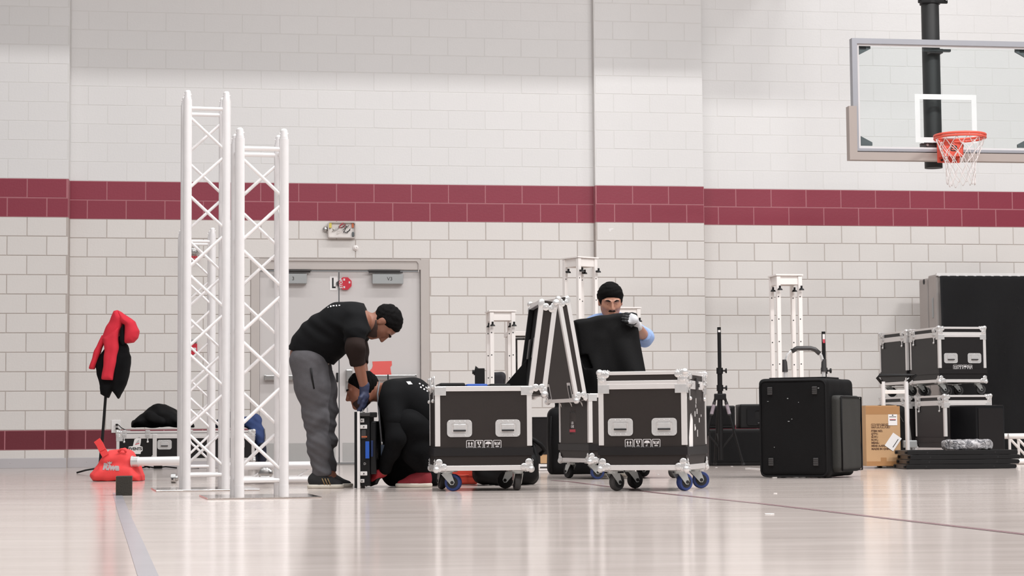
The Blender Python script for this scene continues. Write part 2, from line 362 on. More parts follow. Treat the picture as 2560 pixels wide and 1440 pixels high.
# ------------------------------------------------------------------ the setting
bm = BM(); box(bm, (0, 10.5, -.05), (26, 36, .1)); fl = obj('floor', bm, M_FLOOR); fl['kind'] = 'structure'
BL, BH, Z0, NR = .4064, .2032, .014, 27
X_L = wl(174, 500)[0]; X_P0 = wl(1485, 500)[0]; X_P1 = wl(1760, 500, -.08)[0]
Y_R = .102; XP_L = X_L-1.22; XR_END = 20*BL
DX0 = wl(627, 800)[0]; DX1 = wl(1073, 800)[0]; DZ = 11*BH-Z0
def row_mat(n): return M_MAROOND if n == 1 else M_MAROON if n in (13, 14) else (M_WHITE if n > 14 else M_CREAM)
_bc = {}
def block_mesh(w, d, m):
    k = (round(w, 3), round(d, 3), m.name)
    if k not in _bc:
        up = m is M_WHITE; g = .004 if up else .0085
        bm = BM(); box(bm, (0, d/2, 0), (w-g, d, BH-g)); es = [e for e in bm.edges if all(v.co.y < 1e-5 for v in e.verts)]
        bmesh.ops.bevel(bm, geom=es, offset=.0035, segments=1, affect='EDGES')
        bmesh.ops.recalc_face_normals(bm, faces=bm.faces); me = bpy.data.meshes.new('block'); bm.to_mesh(me); bm.free(); me.materials.append(m); _bc[k] = me
    return _bc[k]
def wall(name, x0, x1, yf, depth, limit=300, door=None, endcap=False):
    """backing in mortar colours, one block object per block in front of it"""
    rec = .0045; back = BM()
    zs = [(0, BH-Z0, 0), (BH-Z0, 2*BH-Z0, 2), (2*BH-Z0, 13*BH-Z0, 0), (13*BH-Z0, 15*BH-Z0, 2), (15*BH-Z0, NR*BH-Z0, 1)]
    for za, zb, mi in zs:
        segs = [(x0, x1, za, zb)]
        if door:
            d0, d1, dz = door; segs = []
            if za < dz: segs += [(x0, d0, za, min(zb, dz)), (d1, x1, za, min(zb, dz))]
            if zb > dz: segs += [(x0, x1, max(za, dz), zb)]
        for a, b, c, d in segs:
            n = len(back.faces); box(back, ((a+b)/2, yf+rec*(.35 if mi else 1)+.15, (c+d)/2), (b-a, .30, d-c))
            back.faces.ensure_lookup_table()
            for f in back.faces[n:]: f.material_index = mi
    w = obj(name, back, [M_MORTAR, M_MORTARW, M_MORTARM], None, loc=WO, rot=(0, 0, WROT)); w['kind'] = 'structure'
    extra = BM(); cnt = 0
    for n in range(NR):
        m = row_mat(n); off = (n % 2)*BL/2; z = n*BH-Z0+BH/2; k = math.floor((x0-off)/BL)
        while off+k*BL < x1-.01:
            a, b = max(x0, off+k*BL), min(x1, off+(k+1)*BL); k += 1; parts = [(a, b)]
            if door and z < door[2]:
                parts = []
                if a < door[0]: parts.append((a, min(b, door[0])))
                if b > door[1]: parts.append((max(a, door[1]), b))
            for (p, q) in parts:
                if q-p < .02: continue
                if cnt < limit:
                    o = bpy.data.objects.new('block', block_mesh(q-p, depth, m)); C.objects.link(o); o.parent = w
                    o.location = ((p+q)/2, yf+random.uniform(-.0006, .0006), z); cnt += 1
                else: box(extra, ((p+q)/2, yf+depth/2, z), (q-p-.004, depth, BH-.004))
    if len(extra.verts): obj('block_course', extra, M_WHITE, w)['kind'] = 'stuff'
    else: extra.free()
    return w
wall('wall_left', XP_L, X_L, -.16, .15)
wall('wall_back', X_L, X_P0, 0, .02, door=(DX0, DX1, DZ))
wc = wall('wall_centre', X_P0, X_P1, -.08, .09)
xp_, zp_ = wl(1527, 575, -.08); bm = BM(); prism(bm, [(-.03, .012), (-.005, .018), (.028, .02), (.03, .008), (.005, .0), (-.005, -.02), (-.02, -.02), (-.022, -.002)], .0015, Matrix.Translation((xp_, -.0815, zp_))); obj('paint_patch', bm, M_PAPER, wc)
wall('wall_right', X_P1, XR_END, Y_R, .02)
for nm, a, b, yf in (('baseboard_left', XP_L, X_L, -.16), ('baseboard_back', X_L, DX0, 0), ('baseboard_centre', DX1, X_P0, 0), ('baseboard_pier', X_P0, X_P1, -.08), ('baseboard_right', X_P1, XR_END, Y_R)):
    bm = BM(); box(bm, ((a+b)/2, yf-.006, .0515), (b-a, .011, .103), None, .003)
    for i in range(int((b-a)/.45)): ball(bm, (a+.2+i*.45, yf-.012, .058), (.006, .003, .006), None, 8)
    o = obj(nm, bm, M_BASEB, None, loc=WO, rot=(0, 0, WROT)); o['kind'] = 'structure'
# soffit along the head of the wall, above the frame: it shades the top of the wall from the high bay lamps
SOF = WO+Matrix.Rotation(WROT, 3, 'Z') @ Vector((0, 0, 0))
bm = BM(); box(bm, ((XP_L-3.0+4.3)/2, -.53, 5.95), (4.3-XP_L+3.0, .9, .8)); o = obj('trim_soffit', bm, M_WHITE, None, loc=WO, rot=(0, 0, WROT)); o['kind'] = 'structure'
# ------------------------------------------------------------------ double door
dr = bpy.data.objects.new('door_1', None); C.objects.link(dr); dr['kind'] = 'structure'; dr.location = WO; dr.rotation_euler = (0, 0, WROT)
fw = .092; zl = wl(850, 677)[1]
bm = BM(); box(bm, (DX0+fw/2, .06, DZ/2), (fw, .14, DZ), None, .006); box(bm, (DX1-fw/2, .06, DZ/2), (fw, .14, DZ), None, .006)
box(bm, ((DX0+DX1)/2, .06, (zl+DZ-.015)/2+.006), (DX1-DX0-.01, .139, DZ-.028-zl), None, .006)
box(bm, ((DX0+DX1)/2, .065, DZ-.008), (DX1-DX0-.01, .12, .012))
obj('door_frame', bm, M_FRAME, dr)
path_z = wl(850, 652)[1]
bm = BM(); path(bm, [(DX0+.2, -.018, path_z), (DX1-.135, -.018, path_z), (DX1-.115, -.018, path_z-.03), (DX1-.115, -.018, path_z-.12)], .006); obj('conduit', bm, M_FRAME, dr, 'auto')
bx('threshold', ((DX0+DX1)/2, .0, .006), (DX1-DX0-.2, .13, .012), M_STEEL, dr)
XM = wl(847.5, 900, .04)[0]
for (a, b, side) in ((DX0+fw, XM-.003, -1), (XM+.003, DX1-fw, 1)):
    lf = bx('door_leaf', ((a+b)/2, .062, (zl+.02)/2), (b-a-.006, .044, zl-.028), M_DOOR, dr, .003)
    cx = (a+b)/2; lw = b-a; loc = Vector(((a+b)/2, .062, (zl+.02)/2)); lf.location = (0, 0, 0)
    bx('kick_plate', (cx, .0385, .135), (lw-.07, .003, .2), M_KICK, lf)
    zb = wl(1000, 943, .04)[1]; hx = XM+side*.105
    x_far = (b-.06) if side > 0 else (a+.06)
    bm = BM(); box(bm, ((hx+x_far)/2, -.005, zb), (abs(x_far-hx), .045, .052), None, .008); bar = obj('panic_bar', bm, M_STEEL, lf)
    bx('panic_bar_joint', (x_far-side*.30, -.006, zb), (.014, .048, .055), M_BLACK, lf)
    bx('end_cap', (x_far, -.003, zb), (.022, .052, .06), M_STEEL, lf, .006)
    bm = BM(); box(bm, (hx, .0, zb+.02), (.072, .075, .13), None, .012); box(bm, (hx, .024, zb-.07), (.066, .022, .16), None, .008); obj('latch_case', bm, M_STEEL, lf)
    ccx = wl(969, 698, .0)[0] if side > 0 else wl(728, 698, .0)[0]; cz = wl(969, 698, .0)[1]; cw = wl(1008, 698)[0]-wl(931, 698)[0]
    cl = bx('door_closer', (ccx, -.002, cz), (cw, .07, wl(969, 687)[1]-wl(969, 711)[1]), M_GREYBOX, lf, .004)
    bm = BM(); box(bm, (ccx-side*.02, .0, cz+.075), (cw*1.1, .03, .014)); box(bm, (ccx-side*.04, -.02, cz+.088), (cw*1.05, .022, .012)); obj('closer_arm', bm, M_DARKSTEEL, lf)
    text('marker_writing', 'V3' if side > 0 else '3', .055, Matrix.Translation((ccx+.02, -.0385, cz)), M_DARKSTEEL, lf)
bx('strike_plate', (XM-.02, .034, wl(1000, 943, .04)[1]), (.022, .012, .1), M_BLACK, dr)
bx('weather_strip', (XM, .041, zl/2), (.005, .004, zl-.03), M_DARKSTEEL, dr)
def wthing(name, label, cat, px, py, yp=0.0, group=None):
    x, z = wl(px, py, yp); p = WO+Matrix.Rotation(WROT, 3, 'Z') @ Vector((x, yp, z)); return thing(name, label, cat, p, WROT, group)
PPM = 229.0
def wsz(a, px=950): return a/(5000/W(px, 800, 21.7).y)
t = wthing('letter_sign', 'white card with a bold black letter L on the left door leaf', 'sign', 834, 708, .037)
bx('card', (0, 0, 0), (.082, .002, .155), M_PAPER, t); bm = BM(); prism(bm, [(-.017, .058), (.0, .058), (.0, -.036), (.022, -.036), (.022, -.054), (-.017, -.054)], .001, Matrix.Translation((0, -.0022, 0))); obj('letter', bm, M_INK, t)
t = wthing('door_alarm', 'red octagonal door alarm lettered STOP beside the letter card', 'alarm', 863, 709, .03)
bm = BM(); prism(bm, [(.073*math.cos(R(22.5+45*i)), .073*math.sin(R(22.5+45*i))) for i in range(8)], .03, Matrix.Translation((0, -.02, 0))); obj('housing', bm, M_RED, t)
bm = BM(); prism(bm, [(-.07, -.03), (-.095, -.015), (-.095, .015), (-.07, .03)], .02, Matrix.Translation((0, -.016, 0))); obj('lens', bm, M_DARKSTEEL, t)
text('lettering', 'STOP', .045, Matrix.Translation((-.045, -.0212, 0)) @ Matrix.Rotation(R(-90), 4, 'Y'), M_PRINT, t, .0015)
for p in ((-.012, .042), (-.012, -.04), (.045, .012)): bx('white_key', (p[0], -.0205, p[1]), (.018, .003, .022), M_PRINT, t)
t = wthing('paper_sheet', 'torn edged red paper taped on the right door leaf', 'paper', 954, 921, .037)
bm = BM(); prism(bm, [(-.10, .075), (.11, .08), (.112, .035), (.095, .012), (.1, -.03), (.108, -.075), (-.12, -.075), (-.125, -.02), (-.105, .0), (-.095, .03)], .0012); obj('sheet', bm, M_PINKPAPER, t)
# junction box where an exit sign hung
t = wthing('junction_box', 'open electrical box with loose wires above the double door', 'electrical box', 854, 576)
w_, h_ = .30, .175; bm = BM(); frame_prism(bm, rrect(w_, h_, .02), rrect(w_-.022, h_-.022, .014), .055, Matrix.Translation((0, -.055, 0))); obj('box_rim', bm, M_FRAME, t)
bx('back_plate', (0, -.012, 0), (w_-.02, .02, h_-.02), M_WHITEP, t)
rg = random.Random(3)
for i, (c0, m) in enumerate((((.03, .03), M_DARKSTEEL), ((-.02, -.02), M_WHITEP), ((.06, -.01), M_BLACK), ((-.06, .01), M_STEEL), ((.0, .05), M_REDINK))):
    pts = [(c0[0]+.05*math.cos(a*1.3+i)*rg.uniform(.4, 1), -.03-.004*a, c0[1]+.035*math.sin(a*1.7+i)*rg.uniform(.4, 1)) for a in range(7)]
    bm = BM(); path(bm, pts, .0035, 6); obj('wire', bm, m, t, True)
bx('yellow_tag', (-.125, -.04, .05), (.03, .02, .055), M_YELLOW, t); bx('terminal', (.12, -.035, -.045), (.022, .02, .05), M_BRACK, t, .006); bx('terminal', (.118, -.035, .05), (.022, .02, .045), M_COPPER, t)
bm = BM(); ball(bm, (-.175, -.02, .01), (.03, .02, .03)); tube(bm, (-.165, -.015, -.005), (-.14, -.01, -.03), .012); obj('knockout_fitting', bm, M_STEEL, t, 'auto')
t = wthing('wall_button', 'small round white fitting on the wall below the junction box', 'fitting', 889, 620)
bm = BM(); lathe(bm, [(.03, 0), (.03, .012), (.018, .02), (.015, .035), (.0, .038)], 16, Matrix.Rotation(R(90), 4, 'X')); obj('disc', bm, M_WHITEP, t, 'auto'); bx('screw', (.008, -.036, .004), (.012, .006, .004), M_STEEL, t)
# wall fittings seen through the trusses
t = wthing('fire_bell', 'wire-guarded fire bell with a red base, high on the wall behind the tall truss', 'alarm', 483, 634)
bx('base', (.0, -.02, -.05), (.09, .04, .05), M_RED, t, .006); bm = BM(); lathe(bm, [(.055, 0), (.055, .02), (.04, .04), (.01, .05)], 20, Matrix.Translation((0, 0, .02)) @ Matrix.Rotation(R(90), 4, 'X')); obj('gong', bm, M_STEEL, t, 'auto')
bm = BM()
for i in range(5): a = -.06+.03*i; path(bm, [(a, 0, .09), (a, -.07, .08), (a, -.075, -.07), (a, 0, -.08)], .002, 5); path(bm, [(-.07, 0, a), (-.065, -.072, a), (.065, -.072, a), (.07, 0, a)], .002, 5)
obj('wire_guard', bm, M_STEEL, t, True)
t = wthing('pull_station', 'red fire alarm pull station on the wall behind the tall truss', 'alarm', 484, 873)
bx('body', (0, -.02, 0), (.075, .04, .12), M_RED, t, .006); bx('handle', (0, -.044, .0), (.055, .012, .028), M_PRINT, t, .003); bx('cover', (.0, -.03, .085), (.07, .05, .03), M_GREYBOX, t)
t = wthing('wall_outlet', 'white double wall outlet beside the low flight case', 'outlet', 290, 1066)
bx('plate', (0, -.004, 0), (.095, .008, .135), M_PAPER, t, .003)
for z in (.018, -.022): bx('socket', (.01, -.01, z), (.03, .006, .026), M_WHITEP, t, .004)
xw, zw = wl(290, 1066); q = Matrix.Rotation(WROT, 3, 'Z')
for i, (z, dx) in enumerate(((.018, .16), (-.022, .13))):
    o = thing('power_plug', ('upper' if i == 0 else 'lower')+' black plug and cord in the white wall outlet', 'plug', t.location, WROT, 'plugs in the wall outlet')
    bx('plug_body', (.01, -.026, z), (.024, .03, .02), M_BLACK, o, .004)
    bm = BM(); path(bm, [(.01, -.042, z), (.03, -.06, z-.005), (.06, -.06, z-.035), (dx*.8, -.06, z-.07), (dx, -.06, z-.13-.03*i), (dx+.02, -.07, -.2), (dx+.02, -.06, -zw+.02)], .005, 6); obj('cord', bm, M_BLACK, o, True)
# ------------------------------------------------------------------ court lines on the floor
def strip(name, pts, m, label, cat):
    """flat painted band: list of (point, width)"""
    bm = BM(); L = []
    for i, (p, w) in enumerate(pts):
        a = pts[max(i-1, 0)][0]; b = pts[min(i+1, len(pts)-1)][0]; d = (b-a).normalized(); nrm = Vector((-d.y, d.x, 0))
        L.append((bm.verts.new((p.x+nrm.x*w/2, p.y+nrm.y*w/2, .0012)), bm.verts.new((p.x-nrm.x*w/2, p.y-nrm.y*w/2, .0012))))
    for a, b in zip(L, L[1:]): bm.faces.new((a[0], a[1], b[1], b[0]))
    o = obj(name, bm, m); o['kind'] = 'structure'; return o
M_LINEB = mat('blue_grey_line', (168, 166, 172), .2, var=.06); M_LINEM = mat('maroon_line', (128, 96, 100), .25, var=.06); M_LINEG = mat('floor_seam', (150, 136, 130), .3)
strip('trim_1', [(G(292, 1232), .05), (G(312, 1290), .05), (G(340, 1360), .05), (G(372, 1445), .05), (G(400, 1530), .05)], M_LINEB, '', '')
strip('trim_2', [(G(x, y), .04) for x, y in ((1380, 1201), (1430, 1205), (1640, 1232), (1900, 1259), (2200, 1294), (2570, 1337), (2800, 1368))], M_LINEM, '', '')
strip('trim_3', [(G(1900, 1240), .012), (G(2250, 1236), .012), (G(2600, 1232), .012)], M_LINEG, '', '')
# ------------------------------------------------------------------ trusses
def chord_end(bm, p, up):
    tube(bm, p, (p[0], p[1], p[2]+.012*up), .0235, .0235, 14); tube(bm, (p[0], p[1], p[2]+.012*up), (p[0], p[1], p[2]+.046*up), .0215, .0195, 14); tube(bm, (p[0], p[1], p[2]+.046*up), (p[0], p[1], p[2]+.056*up), .0195, .013, 14); tube(bm, (p[0]-.0235, p[1], p[2]+.03*up), (p[0]+.0235, p[1], p[2]+.03*up), .005, seg=8)
def box_truss(name, label, px, py, H, rot, w=.29, plate=None, first=1, group='upright box trusses'):
    g = G(px, py); t = thing(name, label, 'truss', g, rot, group); h = w/2-.026; z0 = .008 if plate else 0.0
    if plate: bx('base_plate', (0, 0, .004), (plate, plate, .008), M_PLATE, t, .002)
    for sx in (-1, 1):
        for sy in (-1, 1):
            ch = tb('chord', (sx*h, sy*h, z0+.012), (sx*h, sy*h, H), .0268, M_ALU, t, seg=16)
            bm = BM(); chord_end(bm, (sx*h, sy*h, H), 1); obj('coupler', bm, M_ALU, ch, 'auto')
            bm = BM(); tube(bm, (sx*h, sy*h, z0), (sx*h, sy*h, z0+.06), .0282, seg=16); obj('foot_coupler', bm, M_ALU, ch, 'auto')
    r = .0095; zt = H-.055; zb = z0+.085
    for s, ax in ((-1, 0), (1, 0), (-1, 1), (1, 1)):
        P = (lambda u, z: (u, s*h, z)) if ax == 0 else (lambda u, z: (s*h, u, z))
        for z in (zt, zb): tb('rung', P(-h, z), P(h, z), .0125, M_ALU, t, seg=10)
        n = max(2, round((zt-zb-.06)/.245)); dz = (zt-zb-.06)/n; d = first*(1 if s < 0 else -1)*(1 if ax == 0 else -1)
        for i in range(n):
            a = zt-.03-i*dz-.012; b = a-dz+.024; tb('brace', P(-h*d, a), P(h*d, b), r, M_ALU, t, seg=8); d = -d
    return t
box_truss('box_truss', 'nearest upright aluminium box truss on a flat base plate', 648, 1243, 1.935, R(13), plate=.6)
box_truss('box_truss', 'tallest upright aluminium box truss, just left of the nearest one', 511, 1224, 2.41, R(13), plate=.62)
box_truss('box_truss', 'short upright box truss half hidden behind the tallest one', 490, 1192, 1.94, R(12), first=-1)
# short truss lying on the floor behind the upright ones
a = G(565, 1212); b = G(708, 1215); t = thing('lying_truss', 'short aluminium truss lying on the floor behind the upright trusses', 'truss', a, 0)
d = b-a; L = d.length
for (yy, zz) in ((0, .03), (.2, .03), (0, .125), (.2, .125)):
    ch = tb('chord', (0, yy, zz), (L, yy*.98, zz), .025, M_ALU, t, seg=14); bm = BM(); tube(bm, (L, yy, zz), (L+.03, yy, zz), .03, .02, 12); ball(bm, (L+.035, yy, zz), .014, None, 8); tube(bm, (L+.018, yy, zz-.04), (L+.018, yy, zz+.04), .007, seg=8); obj('coupler', bm, M_CHROME, ch, 'auto')
for i in range(4):
    x0 = L*i/4; tb('brace', (x0, 0, .03 if i % 2 else .125), (x0+L/4, 0, .125 if i % 2 else .03), .009, M_ALU, t, seg=8); tb('brace', (x0, 0 if i % 2 else .2, .125), (x0+L/4, .2 if i % 2 else 0, .125), .009, M_ALU, t, seg=8)
bm = BM(); ball(bm, (.27, -.03, .075), (.05, .02, .04)); tube(bm, (.24, -.05, .05), (.30, -.05, .05), .012); obj('clamp', bm, M_STEEL, t, 'auto')
# ------------------------------------------------------------------ red bag, block, pipe, stand with hoodie
g = G(292, 1203); YB = g.y; sB = FPX/YB
def Q(px, py, dy=0.0, base=None): return np.array(W(px, py, YB+dy)-base)
base = Vector((g.x, g.y, 0)); q = lambda px, py, dy=0: Q(px, py, dy, base)
t = thing('tote_bag', 'slumped red shopping bag on the floor in front of the hoodie stand', 'bag', base)
pq = lambda *pts: [(lambda v: (v[0], v[2]))(q(x, y)) for x, y in pts]
S = SDF().poly(pq((235, 1203), (227, 1190), (234, 1170), (248, 1152), (262, 1136), (270, 1127), (290, 1125), (304, 1120), (318, 1126), (334, 1140), (345, 1165), (353, 1190), (350, 1203)), .08, .115, .07).poly(pq((232, 1203), (230, 1185), (250, 1165), (335, 1165), (350, 1190), (350, 1203)), .06, .135, .05)
wr = wrinkle(.010, 34, 4); zf = lambda P, F: np.maximum(F+wr(P), .002-P[..., 2])
bag = obj('bag_body', S.mesh('bag_body', .006, zf), M_BAGRED, t)
bm = BM(); pts = [q(243, 1101, -.02), q(250, 1112, -.03), q(256, 1125, -.03), q(264, 1138, -.02)]
for i in range(3):
    a, b = Vector(pts[i]), Vector(pts[i+1]); m_ = (a+b)/2; dd = b-a; box(bm, m_, (.052, .008, dd.length*1.12), Matrix.Rotation(math.atan2(dd.x, dd.z)+math.pi, 3, 'Y'))
obj('handle', bm, M_BAGRED, t)
bm = BM(); path(bm, [q(296, 1130, -.03), q(303, 1123, -.04), q(312, 1124, -.04), q(315, 1131, -.03)], .009, 6); obj('handle', bm, M_BAGRED, t, True)
def on_surface(me, S, M, direction, gap=.002, mod=None):
    """drop a flat mesh onto an implicit surface along a direction"""
    me.transform(M); v = np.array([x.co for x in me.vertices]); d = np.array(direction, float); d /= np.linalg.norm(d)
    p = v-d*.15
    for _ in range(60):
        F = S.field(p); F = mod(p, F) if mod else F; p = p+d*np.maximum(F-gap, -.02)[:, None]*.7
    for x, c in zip(me.vertices, p): x.co = c
    return me
def split(me, cuts=2):
    b = bmesh.new(); b.from_mesh(me); bmesh.ops.triangulate(b, faces=b.faces); bmesh.ops.subdivide_edges(b, edges=b.edges, cuts=cuts, use_grid_fill=True); b.to_mesh(me); b.free(); return me
wo = lambda P, F: F+wr(P)
me = split(text_mesh('Riwa', .062, .004)); obj('lettering', on_surface(me, S, Matrix.Translation(q(279, 1168, -.04)) @ Matrix.Rotation(R(4), 4, 'Y') @ TXF, (0, 1, 0), .003, wo), M_PRINT, bag)
bm = BM(); prism(bm, [(-.015, 0), (.015, 0), (.02, .018), (.008, .008), (0, .02), (-.008, .008), (-.02, .018)], .001); me = bpy.data.meshes.new('crown'); bm.to_mesh(me); bm.free(); obj('crown_mark', on_surface(split(me), S, Matrix.Translation(q(274, 1159, -.04)), (0, 1, 0), .003, wo), M_PRINT, bag)
g = G(310, 1239); t = thing('foam_block', 'small charcoal block on the floor in front of the red bag', 'block', g, R(10))
bx('block_body', (0, .09, .054), (.088, .18, .108), M_FOAM, t, .003); bx('side_face', (-.045, .09, .054), (.002, .178, .106), M_BLOCKEND, t)
a = W(331, 1154, YB-.02); b = W(452, 1152, YB-.06); t = thing('steel_pipe', 'bright round pipe with a flanged end propped across the red bag', 'pipe', a)
d = b-a; bm = BM(); tube(bm, (0, 0, 0), d, .033, seg=20); obj('tube', bm, M_ALU, t, 'auto')
bm = BM(); tube(bm, (0, 0, 0), d*.13, .038, seg=20); obj('collar', bm, M_CHROME, t, 'auto'); bm = BM(); tube(bm, -d*.01, d*.012, .043, seg=20); obj('end_flange', bm, M_CHROME, t, 'auto')
g = G(433, 1208); t = thing('truss_clamp', 'loose metal coupler standing on the floor left of the tallest truss', 'clamp', g)
bm = BM(); tube(bm, (-.012, 0, .035), (.02, 0, .035), .034, seg=16); tube(bm, (.02, 0, .035), (.035, 0, .035), .02, seg=12); obj('clamp_body', bm, M_STEEL, t, 'auto'); tb('bolt', (.0, -.04, .03), (.0, .0, .03), .007, M_DARKSTEEL, t)
# cables on the floor under the far left case
g = G(390, 1172); t = thing('coiled_cord', 'black cord with an inline adapter on the floor below the pipe', 'cord', g)
rg = random.Random(5); bm = BM(); path(bm, [(-.16, 0, .008), (-.10, .03, .02), (-.06, -.02, .012), (-.12, .0, .03), (-.02, .01, .01), (.1, -.02, .02), (.2, .02, .008), (.32, 0, .012), (.42, .05, .006)], .006, 6); obj('cable', bm, M_BLACK, t, True); bx('adapter', (.02, 0, .022), (.08, .05, .04), M_DARKSTEEL, t, .005)
# stand
YS = 17.8; p0 = W(249, 1186, YS); p1 = W(292, 790, YS); base = Vector((p0.x, YS, 0)); q = lambda px, py, dy=0: np.array(W(px, py, YS+dy)-base)
t = thing('speaker_stand', 'thin black pole stand carrying the red and black hoodie', 'stand', base)
bm = BM(); tube(bm, (0, 0, .02), q(255, 1110), .016, seg=10); tube(bm, q(255, 1110), q(268, 940), .013, seg=10); tube(bm, q(268, 940), q(290, 792), .011, seg=10); obj('pole', bm, M_BLACK, t, 'auto')
for a in (190, 310, 70): bm = BM(); path(bm, [(0, 0, .05), (.12*math.cos(R(a)), .12*math.sin(R(a)), .03), (.2*math.cos(R(a)), .2*math.sin(R(a)), .008)], .008, 6); obj('foot', bm, M_BLACK, t, True)
t = thing('hoodie', 'red and black hooded jacket hanging on the black pole stand', 'jacket', base)
wr2 = wrinkle(.007, 34, 9, [(.8, 0, .2), (.9, .2, 0), (.6, 0, .6)])
def pp(*pts): return [(lambda v: (v[0], v[2]))(q(x, y)) for x, y in pts]
cl = lambda P, F: F+wr2(P)
S = SDF().poly(pp((262, 870), (300, 838), (322, 872), (327, 892), (324, 930), (316, 962), (298, 995), (281, 976), (270, 994), (251, 986), (252, 965), (243, 935), (240, 910)), .0, .075, .05).poly(pp((288, 880), (324, 890), (318, 955), (298, 994), (284, 974)), -.05, .05, .035)
obj('jacket_body', S.mesh('jacket_body', .007, cl), M_TSHIRT, t)
S = SDF().poly(pp((287, 777), (297, 777), (316, 790), (309, 815), (298, 850), (262, 862), (256, 848)), -.03, .09, .06); obj('yoke', S.mesh('yoke', .007, cl), M_REDCL, t)
S = SDF().poly(pp((262, 845), (303, 818), (300, 870), (288, 953), (260, 948), (266, 880)), -.085, .055, .045); obj('sleeve', S.mesh('sleeve', .007, cl), M_REDCL, t)
S = SDF().poly(pp((258, 838), (268, 850), (250, 890), (238, 924), (227, 922), (236, 888)), -.04, .05, .03); obj('sleeve', S.mesh('sleeve', .007, cl), M_REDCL, t)
S = SDF().poly(pp((300, 779), (318, 788), (340, 804), (350, 828), (347, 846), (336, 858), (314, 857), (315, 815), (303, 806)), -.045, .085, .06); obj('hood', S.mesh('hood', .007, cl), M_REDCL, t)
S = SDF().poly(pp((306, 822), (315, 808), (316, 858), (310, 862), (303, 850)), -.08, .04, .02); obj('hood_lining', S.mesh('hood_lining', .007, cl), M_TSHIRT, t)
# ------------------------------------------------------------------ flight cases
def symbol(k, M, parent, m=None, s=.042):
    m = m or M_PRINT; bm = BM(); frame_prism(bm, rrect(s, s, s*.12, 3), rrect(s*.86, s*.86, s*.09, 3), .0008, M); P = lambda pts: prism(bm, [(x*s, z*s) for x, z in pts], .0008, M)
    if k == 0:
        for dx in (-.17, .17): P([(dx-.06, -.18), (dx+.06, -.18), (dx+.06, .08), (dx+.14, .08), (dx, .32), (dx-.14, .08), (dx-.06, .08)])
        P([(-.32, -.34), (.32, -.34), (.32, -.25), (-.32, -.25)])
    elif k == 1:
        P([(-.25, .34), (-.02, .34), (-.08, .1), (.06, .02), (.03, -.05), (-.12, -.02), (-.22, .1)]); P([(.06, .34), (.25, .34), (.22, .1), (.1, -.03), (.1, .1)]); P([(-.04, -.05), (.04, -.05), (.04, -.26), (-.04, -.26)]); P([(-.22, -.34), (.22, -.34), (.15, -.27), (-.15, -.27)])
    elif k == 2:
        P([(.36*math.cos(R(a)), .02+.32*math.sin(R(a))) for a in range(0, 181, 20)]); P([(-.03, .0), (.03, .0), (.03, -.3), (-.03, -.3)]); P([(-.16, -.34), (.03, -.34), (.03, -.28), (-.1, -.28), (-.1, -.22), (-.16, -.22)])
    else:
        c = [(.2*s*math.cos(R(a)), .06*s+.2*s*math.sin(R(a))) for a in range(0, 360, 30)]; d_ = [(x*.7, (z-.06*s)*.7+.06*s) for x, z in c]; frame_prism(bm, c, d_, .0008, M)
        P([(-.34, .28), (-.22, .3), (-.2, -.12), (-.32, -.02)]); P([(.34, .28), (.22, .3), (.2, -.12), (.32, -.02)]); P([(-.2, -.34), (.2, -.34), (.2, -.22), (-.2, -.22)]); P([(-.15, .02), (.15, .02), (.15, .08), (-.15, .08)])
    return obj('handling_symbol', bm, m, parent)
def handle(M, parent, w=.145, h=.1, mp=None):
    bm = BM(); frame_prism(bm, rrect(w, h, .022), rrect(w*.70, h*.56, .012), .004, M @ Matrix.Translation((0, -.004, 0)))
    frame_prism(bm, rrect(w*.70, h*.56, .012), rrect(w*.60, h*.5, .006), .0012, M @ Matrix.Translation((0, -.0025, 0)))
    for i in range(5): ball(bm, M @ Vector((-.42*w+.21*w*i, -.004, h*.40)), .0035, None, 6); ball(bm, M @ Vector((-.42*w+.21*w*i, -.004, -h*.40)), .0035, None, 6)
    o = obj('handle', bm, mp or M_CHROME, parent, 'auto')
    bm = BM(); prism(bm, rrect(w*.7, h*.56, .01), .001, M @ Matrix.Translation((0, -.0012, 0))); obj('handle_dish', bm, M_ALUP, o)
    bm = BM(); box(bm, M @ Vector((0, -.008, h*.06)), (w*.5, .006, h*.36), M.to_3x3(), .002); obj('handle_flap', bm, M_CHROME, o)
    bm = BM(); box(bm, M @ Vector((0, -.012, -h*.13)), (w*.5, .01, h*.1), M.to_3x3(), .002); obj('grip', bm, M_RUBBER, o); return o
def caster(parent, x, y, a, tyre, H=.118, r=.05):
    M = Matrix.Translation((x, y, 0)) @ Matrix.Rotation(a, 4, 'Z'); bm = BM(); box(bm, M @ Vector((0, 0, H-.003)), (.1, .085, .006), M.to_3x3(), .002); tube(bm, M @ Vector((0, 0, H-.02)), M @ Vector((0, 0, H-.005)), .03, seg=14)
    for s in (-1, 1): prism(bm, [(-.032, H-.018), (.032, H-.018), (.05, .052), (.042, .036), (.026, .036)], .004, M @ Matrix.Translation((0, s*.024-.002, 0)))
    f = obj('caster', bm, M_ZINC, parent, 'auto'); c = M @ Vector((.035, 0, r)); A = M.to_3x3() @ Vector((0, 1, 0)); Q_ = Matrix.Translation(c) @ A.to_track_quat('Z', 'Y').to_matrix().to_4x4()
    bm = BM(); lathe(bm, [(.034, -.017), (r*.93, -.017), (r, -.009), (r, .009), (r*.93, .017), (.034, .017)], 24, Q_); obj('wheel', bm, tyre, f, 'auto')
    bm = BM(); lathe(bm, [(.033, -.0185), (.033, .0185)], 18, Q_); lathe(bm, [(.01, -.03), (.01, .03)], 10, Q_); obj('hub', bm, M_RUBBER, f, 'auto')
